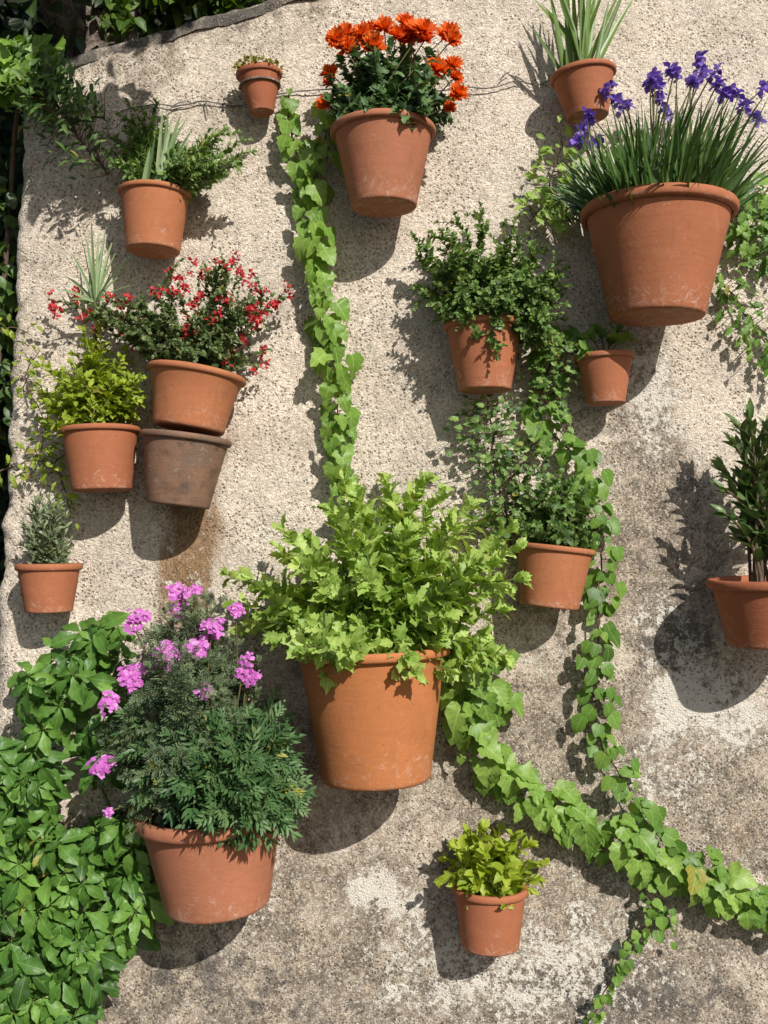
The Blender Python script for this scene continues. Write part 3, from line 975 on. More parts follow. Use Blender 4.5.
# --- yellow green bush in the left pot
r = plant("leafy_bush", 'yellow', "yellow green bush with many pointed leaves in the left pot")
T = tips3('yellow', [(60, 415), (55, 395), (62, 375), (75, 355), (90, 345), (105, 345), (120, 360), (130, 378), (135, 400), (128, 418), (80, 385), (100, 375), (112, 395), (90, 405), (70, 405), (105, 415, .06), (85, 420, .06), (125, 350), (82, 330), (100, 325), (44, 402), (40, 385), (50, 368), (140, 398), (138, 378), (50, 425, .04), (75, 400, .07), (110, 380, .07), (95, 360, .05)])
f, s = shoots(r, 'yellow', T + fill_tips('yellow', T, 50, 0.6, 1.1), TOOTH, 'chart2', 0.043, 25, 0.002, 0.2, 0.7, leafkw=dict(ang=60, tint=(0.48, 0.22), t0=0.25))
s.build("stem", M['stem'], r)
f.build("foliage", M['chart2'], r)

# --- spiky plant rising behind it
r = plant("spiky_plant", 'yellow', "thin pale spiky blades rising above the yellow green bush", "plant")
st, f = MB(), MB()
b0 = base_of('yellow', 0.3)
top = at(95, 302, 0.09)
st.tube(bez(b0, b0 + UP * 0.15, top, 10), 0.006, 0.005, 7)
for (x_, y_) in [(92, 236), (82, 240), (104, 240), (76, 262), (70, 280), (114, 258), (121, 276), (127, 288), (66, 292), (88, 250), (98, 246), (110, 250), (125, 262), (74, 300), (118, 300)]:
    tp = at(x_, y_, 0.09 + rng.uniform(-0.06, 0.09))
    L = np.linalg.norm(tp - top)
    blade(f, top, tp - top + UP * L * 0.12, L * 1.25, 0.0085, 0.5, np.clip(rng.normal(0.55, 0.2), 0, 1))
st.build("stem", M['wood'], r)
f.build("foliage", M['pale'], r)

# --- red flowered bush
r = plant("flowering_bush", 'red', "airy bush of tiny leaves and red flowers above the dark pot")
T = tips3('red', [(50, 300), (75, 298), (62, 312), (90, 315), (110, 300), (128, 300), (130, 315), (160, 295), (168, 275), (178, 285), (150, 320), (200, 275), (205, 268), (222, 272), (232, 265), (240, 280), (250, 292), (262, 300), (272, 295), (284, 298), (270, 312), (260, 330), (270, 350), (255, 365), (240, 345), (220, 320), (205, 310), (190, 330), (145, 345), (120, 335), (100, 330), (230, 300), (248, 320), (175, 345, .09), (215, 350, .1), (195, 360, .11)])
f, s = shoots(r, 'red', T + fill_tips('red', T, 44, 0.5, 1.0), ROUND, 'red_l', 0.0175, 50, 0.0016, 0.22, 0.7, stemmat='wood', leafkw=dict(ang=62, tint=(0.5, 0.22), t0=0.2), sidelen=0.07, side_n=2)
s.build("stem", M['wood'], r)
f.build("foliage", M['red_l'], r)
for t_ in T[:33] + [T[k] * 0.72 + POTS['red']['soil'] * 0.28 + OUT * 0.03 for k in range(6, 30, 3)]:
    for k in range(rng.integers(2, 4)):
        c = t_ + rng.normal(0, 0.014, 3) + OUT * 0.006
        c[1] = min(c[1], -0.02)
        fl = MB()
        n = 13
        D = nrm(rng.normal(0, 1, (n, 3)) + OUT * 0.3 + UP * 0.5)
        fl.leaves(FLOR, np.repeat(c[None], n, 0) + rng.normal(0, 0.005, (n, 3)), D, nrm(rng.normal(0, 1, (n, 3))) + SUN, rng.uniform(0.007, 0.0125, n), np.clip(rng.normal(0.5, 0.25, n), 0, 1))
        fl.build("flower", M['redp'], r)

# --- rosemary at the left edge
r = plant("rosemary", 'rosem', "grey green rosemary in the small pot at the left edge", "herb")
T = tips3('rosem', [(22, 545), (25, 525), (30, 510), (40, 500), (48, 498), (58, 505), (65, 518), (70, 540), (55, 525), (40, 530), (30, 540), (62, 545), (47, 540)])
f, s = shoots(r, 'rosem', T + fill_tips('rosem', T, 20, 0.7, 1.0), NEEDLE, 'rose', 0.034, 70, 0.0018, 0.12, 0.6, leafkw=dict(ang=42, tint=(0.5, 0.22), t0=0.08, taper=0.3, width=1.5))
s.build("stem", M['wood'], r)
f.build("foliage", M['rose'], r)

# --- shrub in the centre right pot
r = plant("leafy_shrub", 'shrub', "dense rounded small leaved shrub above its half hidden pot")
T = tips3('shrub', [(412, 235), (420, 260), (415, 285), (430, 305), (425, 270), (440, 230), (455, 235), (455, 215), (480, 205), (487, 225), (505, 220), (525, 235), (520, 215), (545, 245), (560, 262), (568, 268), (555, 290), (565, 320), (540, 310), (550, 335), (520, 330), (500, 320, .1), (470, 310, .11), (445, 315, .06), (485, 300, .12), (510, 290, .1), (460, 280, .12), (490, 260, .1), (530, 270, .08), (440, 250), (560, 350, .03), (575, 345, .02), (572, 285, .04), (566, 305, .05), (552, 318, .07), (535, 335, .08), (530, 300, .11), (548, 275, .1), (490, 340, .11), (475, 335, .1)])
f, s = shoots(r, 'shrub', T + fill_tips('shrub', T, 130, 0.6, 1.06), OVAL, 'shrub', 0.0245, 40, 0.002, 0.22, 0.75, stemmat='wood', leafkw=dict(ang=62, tint=(0.5, 0.23), t0=0.25, width=1.15), sidelen=0.06, side_n=2)
s.build("stem", M['wood'], r)
f.build("foliage", M['shrub'], r)

# --- dark shrub in the pot below
r = plant("leafy_shrub", 'mid', "dark green open shrub in the pot right of the chartreuse bush")
T = tips3('mid', [(520, 520), (515, 500), (528, 490), (545, 480), (560, 472), (575, 478), (590, 485), (600, 500), (602, 525), (595, 540), (550, 505), (570, 505), (535, 525), (580, 525), (560, 530)])
f, s = shoots(r, 'mid', T + fill_tips('mid', T, 20, 0.6, 1.0), MUML, 'shrub', 0.029, 32, 0.002, 0.2, 0.7, leafkw=dict(ang=60, tint=(0.42, 0.22), t0=0.15), sidelen=0.05, side_n=1)
s.build("stem", M['wood'], r)
f.build("foliage", M['shrub'], r)

# --- upper left pot: striped grass and fine shrub
r = plant("striped_grass", 'left', "pale striped upright grass blades in the upper left pot", "grass")
f = MB()
for (x_, y_) in [(163, 112), (168, 116), (172, 122), (160, 130), (180, 118), (186, 122), (155, 140), (176, 140), (150, 150), (166, 125), (190, 135)]:
    b0 = base_of('left', 0.35)
    tp = at(x_, y_, POTS['left']['dep'] + 0.07 + rng.uniform(-0.03, 0.03))
    b0 = b0 + OUT * 0.035
    L = np.linalg.norm(tp - b0)
    blade(f, b0, tp - b0 + UP * L * 0.08, L * 1.08, 0.0125, 0.2, np.clip(rng.normal(0.55, 0.22), 0, 1))
f.build("foliage", M['pale'], r)
r = plant("leafy_shrub", 'left', "fine leaved shrub spreading both ways from the upper left pot")
T = tips3('left', [(105, 150), (108, 130), (120, 115), (128, 102), (145, 108), (155, 102), (135, 125), (118, 140), (125, 160), (112, 165), (140, 150), (205, 140), (215, 135), (225, 130), (238, 132), (248, 140), (252, 152), (240, 165), (225, 175), (210, 180), (200, 165), (220, 155), (190, 160), (195, 185, .05), (145, 130), (165, 120), (130, 140), (135, 172, .04), (195, 178, .04)])
f, s = shoots(r, 'left', T + fill_tips('left', T, 44, 0.6, 1.0), LANCE, 'shrub', 0.030, 36, 0.002, 0.2, 0.6, leafkw=dict(ang=55, tint=(0.55, 0.25), t0=0.25, width=1.6), sidelen=0.05, side_n=1)
s.build("stem", M['wood'], r)
f.build("foliage", M['shrub'], r)

# --- orange mums
r = plant("flowering_plant", 'mum', "mound of dark leaves with bright orange daisy blooms at top centre", "flower")
T = tips3('mum', [(330, 100), (332, 80), (340, 60), (355, 50), (372, 50), (390, 45), (410, 48), (430, 55), (445, 75), (450, 100), (448, 118), (345, 90), (365, 75), (385, 65), (405, 70), (425, 80), (435, 100), (360, 95), (390, 90), (415, 100), (340, 108, .08), (370, 105, .12), (400, 108, .13), (425, 112, .1)])
f, s = shoots(r, 'mum', T + fill_tips('mum', T, 70, 0.65, 1.02), MUML, 'mumleaf', 0.046, 30, 0.0022, 0.15, 0.75, leafkw=dict(ang=65, tint=(0.48, 0.24), t0=0.2))
BL = [(336, 40, 9), (346, 34, 9), (357, 44, 10), (369, 33, 9), (372, 47, 11), (384, 29, 10), (396, 36, 9), (405, 24, 9), (407, 39, 11), (423, 32, 11), (425, 40, 9), (448, 35, 10), (452, 40, 8), (437, 70, 11), (453, 66, 8), (455, 78, 7), (457, 94, 9), (330, 74, 8), (324, 104, 7), (329, 84, 6), (449, 108, 6), (347, 48, 9), (414, 30, 9), (361, 34, 8)]
for (x_, y_, q) in BL:
    c = at(x_, y_, POTS['mum']['dep'] + rng.uniform(-0.02, 0.10))
    R_ = q * 1.42 * 2.45 / 1000
    n = nrm(OUT * 1.5 + UP * 0.12 + (c - POTS['mum']['c']) * 2.2 + rng.normal(0, 0.2, 3))
    a = nrm(np.cross(n, UP))
    b = np.cross(n, a)
    fl = MB()
    for (el, cnt, ln) in [(8, 17, 1.0), (24, 15, 0.97), (42, 13, 0.85), (60, 10, 0.68), (78, 7, 0.5)]:
        th = np.arange(cnt) / cnt * 6.283 + rng.uniform(0, 6) + rng.normal(0, 0.08, cnt)
        e = np.radians(el + rng.normal(0, 5, cnt))
        rad_ = np.cos(th)[:, None] * a + np.sin(th)[:, None] * b
        D = rad_ * np.cos(e)[:, None] + n * np.sin(e)[:, None]
        N = n * np.cos(e)[:, None] - rad_ * np.sin(e)[:, None]
        fl.leaves(PETAL, np.repeat(c[None], cnt, 0), D, N, R_ * ln * rng.uniform(0.9, 1.1, cnt), np.clip(rng.normal(0.35 + el / 160, 0.14, cnt), 0, 1), None)
    fl.build("bloom", M['orange'], r)
    b0 = base_of('mum', 0.7)
    s.tube(bez(b0, (b0 + c) / 2 + UP * 0.04, c, 10), 0.002, 0.0016, 5)
s.build("stem", M['stem'], r)
f.build("foliage", M['mumleaf'], r)

# --- purple flowers with dark narrow blades
r = plant("flowering_plant", 'iris', "purple flowers on dense dark narrow blades in the largest pot", "flower")
f, s = MB(), MB()
K = POTS['iris']
for k in range(760):
    b0 = base_of('iris', 0.9)
    off = (b0 - K['soil']) / K['ri']
    fan = off[0] * 0.68 + rng.normal(0, 0.27)
    d = nrm(UP * rng.uniform(0.85, 1.15) + np.array([1, 0, 0]) * fan * 1.0 + np.array([0, 1, 0]) * (off[1] * 0.9 + rng.normal(0, 0.3)) - K['soil'] * 0 + OUT * 0.08)
    L = rng.uniform(0.12, 0.285) * (0.86 if abs(fan) > 0.55 else 1.0) * (1.0 - 0.15 * abs(fan)) * (1.1 if fan > 0 else 1.0)
    pts = blade(f, b0, d, L, rng.uniform(0.006, 0.0125), rng.uniform(0.1, 1.2), np.clip(rng.normal(0.42, 0.24), 0, 1), 7)
IR = [(608, 86), (617, 98), (625, 104), (588, 112), (581, 128), (596, 137), (580, 138), (652, 74), (655, 82), (659, 93), (675, 68), (677, 74), (700, 56), (697, 66), (703, 72), (695, 80), (713, 72), (717, 84), (724, 92), (733, 90), (745, 105), (757, 116), (765, 86), (665, 110), (690, 82), (650, 78), (616, 168)]
for (x_, y_) in IR:
    c = at(x_, y_, min(2 * K['R'], max(0.03, K['dep'] + rng.uniform(-0.06, 0.10))))
    fl = MB()
    for q in range(3):
        cc = c + np.array([rng.normal(0, 0.006), rng.normal(0, 0.006), -0.006 * q + rng.normal(0, 0.003)])
        n = 6
        th = np.arange(n) / n * 6.283 + rng.uniform(0, 6)
        e = np.where(np.arange(n) % 2 == 0, rng.uniform(0.5, 1.2), rng.uniform(-0.5, 0.2)) + rng.normal(0, 0.2, n)
        ra = np.stack([np.cos(th), np.sin(th), np.zeros(n)], -1)
        D = ra * np.cos(e)[:, None] + UP * np.sin(e)[:, None]
        N = UP * np.cos(e)[:, None] - ra * np.sin(e)[:, None] + rng.normal(0, 0.3, (n, 3))
        fl.leaves(WPETAL, np.repeat(cc[None], n, 0), D, N, rng.uniform(0.014, 0.023, n), np.clip(rng.normal(0.55, 0.25, n), 0, 1))
    fl.build("flower_head", M['purple'], r)
    b0 = base_of('iris', 0.6)
    s.tube(bez(b0, b0 * 0.45 + c * 0.55 + UP * 0.03, c, 10), 0.0024, 0.0018, 5)
s.build("stem", M['stem'], r)
f.build("foliage", M['irisleaf'], r)

# --- wide blades at the top
r = plant("spiky_plant", 'spike', "broad upright green grassy blades in the top right pot", "plant")
f = MB()
for (x_, y_, w_) in [(530, 26, 10), (536, 2, 13), (548, -14, 14), (556, -20, 15), (566, -26, 15), (572, -30, 12), (582, -30, 14), (592, -34, 14), (600, -26, 14), (608, -18, 13), (620, -8, 12), (634, -2, 12), (545, 8, 10), (628, -16, 12), (561, -6, 12), (578, -8, 13), (596, -10, 13), (609, 2, 10), (552, -24, 12)]:
    b0 = base_of('spike', 0.6)
    tp = at(x_, y_, POTS['spike']['dep'] + rng.uniform(-0.05, 0.07))
    L = np.linalg.norm(tp - b0)
    blade(f, b0, tp - b0 + UP * L * 0.10, L * 1.05, w_ * 0.00125, 0.35, np.clip(rng.normal(0.45, 0.2), 0, 1), 9)
f.build("foliage", M['blade'], r)

# --- magenta flowers over feathery foliage
r = plant("flowering_bush", 'lant', "magenta flower clusters over dark feathery leaves at lower left", "flower")
Tb_ = tips3('lant', [(120, 700), (112, 730), (118, 760), (135, 770), (150, 690), (160, 660), (175, 640), (178, 610), (195, 605), (210, 630), (225, 660), (245, 680), (255, 700), (240, 720), (150, 720), (180, 690), (200, 700), (215, 720), (170, 740), (265, 720), (165, 615), (205, 600)], 0.6)
f, s = shoots(r, 'lant', Tb_ + fill_tips('lant', Tb_, 150, 0.65, 1.0, 0.8), PINN, 'fern', 0.046, 24, 0.0024, 0.15, 0.7, leafkw=dict(ang=60, tint=(0.5, 0.25), t0=0.25, width=1.0), sidelen=0.10, side_n=4)
f.build("foliage", M['feather'], r)
Tl = tips3('lant', [(110, 725, .1), (128, 745, .12), (150, 765, .13), (175, 745, .16), (200, 755, .18), (225, 735, .17), (235, 760, .2), (250, 775, .2), (275, 760, .17), (290, 745, .14), (300, 760, .14), (305, 785, .14), (312, 800, .13), (285, 790, .18), (260, 800, .2), (220, 775, .21), (195, 785, .2), (165, 790, .17), (285, 725, .1), (270, 815, .2), (245, 790, .22), (130, 780, .1), (210, 760, .15), (180, 770, .18), (150, 745, .1), (240, 740, .12), (265, 735, .12), (295, 805, .16)])
Tl = [POTS['lant']['soil'] + (t_ - POTS['lant']['soil']) * np.array([0.72, 0.85, 0.98]) for t_ in Tl]
f2, s2 = shoots(r, 'lant', Tl + fill_tips('lant', Tl, 16, 0.7, 1.02, 0.4), PINN, 'fern', 0.118, 11, 0.0026, 0.25, 0.7, leafkw=dict(ang=60, tint=(0.5, 0.22), t0=0.42, taper=0.35, grow=0.3, sunk=0.6), st=s)
f = f2
HD = [(138, 617, 10), (133, 625, 8), (132, 673, 12), (134, 684, 9), (128, 680, 8), (166, 657, 15), (160, 664, 9), (199, 648, 13), (212, 627, 11), (215, 634, 8), (180, 611, 9), (177, 593, 9), (195, 591, 6), (205, 692, 8), (103, 767, 12), (236, 612, 8), (248, 660, 7), (251, 678, 8), (243, 672, 7), (108, 703, 10), (108, 812, 5), (188, 593, 6), (197, 634, 8), (255, 676, 6)]
for (x_, y_, q) in HD:
    c = at(x_, y_, max(0.04, POTS['lant']['dep'] + rng.uniform(0.05, 0.11) + (0.05 if y_ > 690 else 0)))
    R_ = q * 2.4 / 1000
    n_ = nrm(OUT + UP * 0.45 + rng.normal(0, 0.25, 3))
    fl = MB()
    m_ = int(20 + q * 2)
    for k in range(m_):
        d = nrm(rng.normal(0, 1, 3))
        if d @ n_ < -0.1:
            d = d - 2 * (d @ n_) * n_
        d = nrm(d + n_ * 0.1)
        fc = c + (d - n_ * (d @ n_) * 0.55) * R_ * rng.uniform(0.55, 1.15) + rng.normal(0, 0.002, 3)
        d = nrm(d * 0.5 + n_ + rng.normal(0, 0.25, 3))
        a = nrm(np.cross(d, np.array([0.3, 0.2, 0.9])))
        b = np.cross(d, a)
        th = np.arange(5) / 5 * 6.283 + rng.uniform(0, 6)
        D = np.cos(th)[:, None] * a + np.sin(th)[:, None] * b + d * 0.25
        fl.leaves(FLOR, np.repeat(fc[None], 5, 0), D, np.repeat(d[None], 5, 0), R_ * rng.uniform(0.22, 0.36), np.clip(rng.normal(0.5, 0.22), 0, 1))
    fl.build("flower_head", M['pink'], r)
    b0 = base_of('lant', 0.6)
    s.tube(bez(b0, b0 * 0.5 + c * 0.5 + UP * 0.06, c, 12), 0.0026, 0.0018, 5)
s.build("stem", M['stem'], r)
f.build("foliage", M['fern'], r)

# --- thick leaved plant on the right
r = plant("leafy_shrub", 'right', "upright plant with thick dark leaves cut off at the right edge")
T = tips3('right', [(738, 425), (750, 420), (722, 470), (735, 445), (765, 430), (780, 420), (755, 455), (742, 480), (760, 490), (790, 450), (725, 490), (738, 520), (770, 470), (795, 480), (805, 500), (726, 515), (742, 535), (730, 480), (748, 505)], 0.4)
K = POTS['right']
f, s = MB(), MB()
trunk_top = at(757, 568, K['dep'])
tb = at(752, 600, K['dep'])
s.tube(bez(tb, tb + UP * 0.05, trunk_top, 8), 0.009, 0.007, 8, 0.6)
for t_ in T:
    b0 = base_of('right', 0.5) * 0.6 + trunk_top * 0.4
    pts = bez(b0, b0 + UP * np.linalg.norm(t_ - b0) * 0.55 + (t_ - b0) * 0.1, t_, 14)
    s.tube(pts, 0.0046, 0.003, 6)
    leafy(f, pts, int(np.linalg.norm(t_ - b0) / 0.0165), LANCE, 0.066, t0=0.2, ang=40, tint=(0.55, 0.22), width=1.25, taper=0.25)
s.build("stem", M['wood'], r)
f.build("foliage", M['jade'], r)

# --- sprig in the small pot
r = plant("seedling", 'small', "short two leaved sprig in the small pot under the largest pot")
f, s = MB(), MB()
for (x_, y_, d_) in [(580, 346, .0), (590, 338, .02), (600, 332, .0), (618, 330, -.03), (628, 338, -.03), (610, 342, .02), (586, 350, .04)]:
    b0 = base_of('small', 0.15)
    t_ = at(x_, y_, max(0.02, POTS['small']['dep'] + d_))
    pts = bez(b0, b0 * 0.5 + t_ * 0.5 + UP * 0.03, t_, 8)
    s.tube(pts, 0.0022, 0.0016, 5)
    leafy(f, pts, 5, OVAL, 0.042, t0=0.6, ang=50, tint=(0.5, 0.15), taper=0.2)
s.build("stem", M['wood'], r)
f.build("foliage", M['ivy2'], r)

# --- moss in the tiny pot
r = plant("moss_tuft", 'tiny', "yellow moss cushion over the rim of the tiny pot", "moss")
f = MB()
K = POTS['tiny']
for k in range(420):
    d = nrm(rng.normal(0, 1, 3) * np.array([1, 1, 0.5]) + UP * 0.35)
    c = K['bc'] + K['ax'] * (K['H'] + 0.006) + d * K['R'] * rng.uniform(0.6, 1.08) * np.array([1, 1, 0.42])
    c[1] = min(c[1], -0.004)
    f.leaves(ROUND, c[None], (d + rng.normal(0, 0.5, 3) + UP * 0.3)[None], nrm(SUN + rng.normal(0, 0.5, 3))[None], rng.uniform(0.005, 0.011), np.clip(rng.normal(0.5, 0.25), 0, 1))
f.build("cushion", M['moss'], r)


# ------------------------------------------------------------------ vines on the wall
def vine(name, label, path, tm, mat, size, spread, dens, depth=0.035, cat="vine", leafdir=None, stem_r=0.003, tint=(0.5, 0.2), layers=0.04, down=0.8, side=0.55, branches=(), width=None, group="climbing vines on the wall", w_end=1.0, w_start=1.0):
    """stem creeping over the wall with leaves hanging along it; spread in metres either side"""
    P = [at(q[0], q[1], q[2] if len(q) > 2 else depth) for q in path]
    r = thing(name, label, cat, P[0], group)
    s, f = MB(), MB()
    allp = [(P, 1.0)]
    for br in branches:
        allp.append(([at(q[0], q[1], q[2] if len(q) > 2 else depth) for q in br], 0.8))
    for (pp, sc_) in allp:
        pts = catmull(pp)
        wob = np.cumsum(rng.normal(0, 0.0022, pts.shape), 0)
        wob -= np.linspace(0, 1, len(wob))[:, None] * wob[-1]
        wob[:, 1] *= 0.4
        pts = pts + wob
        pts[:, 1] = np.minimum(pts[:, 1], -0.008)
        s.tube(pts, stem_r * sc_, stem_r * sc_ * 0.5, 6, 0.5)
        Ltot = np.sum(np.linalg.norm(np.diff(pts, axis=0), axis=1))
        n = int(Ltot * dens)
        tg = nrm(np.gradient(pts, axis=0))
        PP, DD, NN, SS, TT = [], [], [], [], []
        for i_ in range(n):
            t = (i_ + rng.uniform()) / n
            k = min(len(pts) - 1, int(t * len(pts)))
            p_, T_ = pts[k], tg[k]
            lat = nrm(np.cross(T_, OUT))
            sg = 1 if i_ % 2 else -1
            wend = (1.0 + (w_end - 1.0) * t) * (w_start + (1 - w_start) * min(1, t * 3.5))
            o = sg * abs(rng.normal(0, 0.55)) * spread * sc_ * wend
            dp = rng.uniform(0.0, layers)
            q = p_ + lat * o + OUT * dp + UP * rng.normal(0, 0.006)
            dr = np.array([0, 0, -1.0]) * down + lat * sg * side * rng.uniform(0.3, 1.3) + T_ * rng.normal(0.15, 0.25) + OUT * rng.uniform(-0.1, 0.45)
            if leafdir is not None:
                dr = dr + np.asarray(leafdir)
            nn = OUT * 0.9 + UP * 0.5 + SUN * 0.3 + lat * sg * 0.25 + rng.normal(0, 0.4, 3)
            PP.append(q)
            DD.append(dr)
            NN.append(nn)
            sz = size * rng.uniform(0.45, 1.25) * (0.75 + 0.25 * min(1, (1 - t) * 5)) * (0.6 + 0.4 * wend)
            SS.append(sz)
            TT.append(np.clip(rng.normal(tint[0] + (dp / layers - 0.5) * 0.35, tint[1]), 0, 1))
            if rng.uniform() < 0.5:
                s.tube(bez(p_, (p_ + q) / 2 + OUT * 0.004, q, 4), 0.0011, 0.0009, 4, 0.7)
        SS = np.array(SS)
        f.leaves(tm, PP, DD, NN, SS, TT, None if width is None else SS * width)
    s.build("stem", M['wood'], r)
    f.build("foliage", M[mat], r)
    return r


vine("ivy_vine", "long straight hanging ivy vine with large bright leaves at centre", [(288, 95), (287, 118), (298, 150), (308, 185), (316, 230), (322, 280), (328, 330), (334, 380), (337, 430), (341, 480), (345, 520)], IVY, 'ivy', 0.050, 0.029, 104, tint=(0.5, 0.18), down=0.95, side=0.5, layers=0.05,
     branches=[[(327, 118), (324, 140), (318, 170), (312, 200)]], w_start=0.3)
vine("trailing_vine", "lime green vine trailing from the big middle pot toward lower right", [(440, 640, .14), (462, 655, .12), (466, 690, .09), (474, 720, .06), (490, 755), (515, 785), (545, 803), (575, 815), (610, 830), (650, 850), (690, 868), (725, 885), (768, 905), (800, 915)], IVY, 'ivy', 0.053, 0.042, 140, tint=(0.55, 0.2), down=0.75, side=0.6, layers=0.055, branches=[[(455, 645, .14), (480, 650, .08), (505, 655, .05)], [(470, 690, .08), (490, 690, .05), (510, 700)]])
vine("trailing_vine", "leafy green vine running down right of the dark shrub's pot", [(560, 330, .03), (548, 365), (535, 400), (560, 440), (590, 470), (598, 510), (600, 550), (597, 590), (596, 630), (592, 670), (590, 705), (598, 740), (615, 775), (635, 805), (655, 835), (680, 855), (700, 870), (740, 885), (775, 900)], ROUNDIVY, 'ivy2', 0.042, 0.036, 118, tint=(0.45, 0.2), down=0.7, side=0.65, layers=0.045)
vine("trailing_vine", "thin tendril of small leaves hanging at the bottom right", [(645, 860), (645, 890), (655, 905), (640, 930), (622, 950), (612, 975), (598, 1000), (590, 1020)], ROUNDIVY, 'ivy2', 0.030, 0.024, 120, tint=(0.5, 0.22), layers=0.03, branches=[[(650, 900), (665, 912), (675, 935)]], w_end=0.5)
vine("creeping_shrub", "dark small leaved creeper between the two right hand shrubs", [(515, 555, .02), (505, 520, .03), (498, 490, .04), (490, 460, .05), (492, 430, .06), (488, 402, .06)], MUML, 'shrub', 0.023, 0.070, 480, tint=(0.45, 0.24), down=-0.3, side=0.9, layers=0.075, branches=[[(498, 490, .04), (520, 465, .05), (535, 440, .05)], [(505, 520), (535, 500), (560, 490)], [(490, 440), (478, 420), (472, 410)], [(560, 350), (558, 385), (540, 410)]], stem_r=0.004)
vine("trailing_vine", "yellow green sprig on the wall left of the largest pot", [(572, 225), (555, 205), (548, 185), (555, 165), (562, 150), (575, 145)], TOOTH, 'chart', 0.040, 0.050, 330, tint=(0.4, 0.2), down=0.2, side=0.9, layers=0.05, branches=[[(555, 205), (540, 212), (530, 222)]])
vine("trailing_vine", "fresh green creeper emerging behind the right side of the largest pot", [(725, 225), (738, 215), (752, 222), (768, 235), (790, 250)], TOOTH, 'ivy2', 0.044, 0.055, 330, tint=(0.5, 0.2), down=0.3, side=0.9, layers=0.05, branches=[[(730, 200), (745, 195), (775, 205)], [(745, 225), (755, 245), (775, 262)]])
vine("trailing_vine", "narrow leaved creeper slanting down to the right edge below the largest pot", [(705, 275), (720, 285), (735, 298), (748, 315), (760, 335), (775, 355), (790, 370)], TOOTH, 'ivy2', 0.036, 0.045, 330, tint=(0.48, 0.2), down=0.4, side=0.85, layers=0.045)
vine("creeping_vine", "yellow green creeper winding below and left of the left pots", [(-12, 478), (10, 470), (35, 462), (55, 468), (62, 490), (68, 510), (72, 498)], TOOTH, 'chart2', 0.026, 0.032, 190, tint=(0.3, 0.2), down=0.3, side=0.8, layers=0.04, branches=[[(45, 465), (42, 440), (45, 410), (38, 390)], [(55, 465), (72, 445), (62, 420)], [(-8, 330), (15, 328), (30, 335)], [(30, 395), (28, 370), (40, 350)]])
vine("hanging_branch", "dark leafy branch reaching in over the wall's upper left corner", [(20, 70, -0.04), (42, 92, .05), (60, 112, .09), (80, 138, .10), (98, 160, .09), (108, 175, .08)], LANCE, 'shrub', 0.032, 0.062, 760, tint=(0.18, 0.22), down=-0.4, side=0.7, layers=0.11, cat="branch", width=1.15, group=None, stem_r=0.006, branches=[[(45, 95, .05), (62, 90, .08), (78, 88, .09)], [(70, 122, .09), (90, 120, .1), (105, 118, .1)], [(40, 92, .05), (48, 112, .06), (62, 128, .06)]])

# bare dry stem along the top
r = thing("dry_vine", "thin bare grey dry vine stretched across the wall near the top", "dry vine", at(140, 100, 0.01))
s = MB()
P = catmull([at(x_, y_, 0.012) for (x_, y_) in [(120, 112), (150, 106), (172, 107), (205, 102), (240, 104), (280, 92), (325, 90), (400, 92), (460, 84), (490, 83), (515, 76), (535, 80), (552, 74)]], 0.015)
P += np.cumsum(rng.normal(0, 0.0011, P.shape), 0) * np.array([1, 0.2, 1])
P[:, 1] = np.minimum(P[:, 1], -0.009)
s.tube(P, 0.0019, 0.0015, 6, 0.5, 0.12)
for (x0, y0, x1, y1) in [(172, 107, 185, 102), (205, 102, 208, 116), (160, 106, 150, 95), (515, 76, 530, 88), (500, 80, 510, 72), (178, 106, 166, 112)]:
    s.tube(bez(at(x0, y0, 0.012), at((x0 + x1) / 2, (y0 + y1) / 2 - 3, 0.015), at(x1, y1, 0.014), 6), 0.002, 0.0012, 5)
s.build("stem", M['dry'], r)


# ------------------------------------------------------------------ creeper with large leaflets, lower left
def inside(px, py, poly):
    c = False
    n = len(poly)
    for i_ in range(n):
        x1, y1 = poly[i_]
        x2, y2 = poly[(i_ + 1) % n]
        if (y1 > py) != (y2 > py) and px < (x2 - x1) * (py - y1) / (y2 - y1) + x1:
            c = not c
    return c


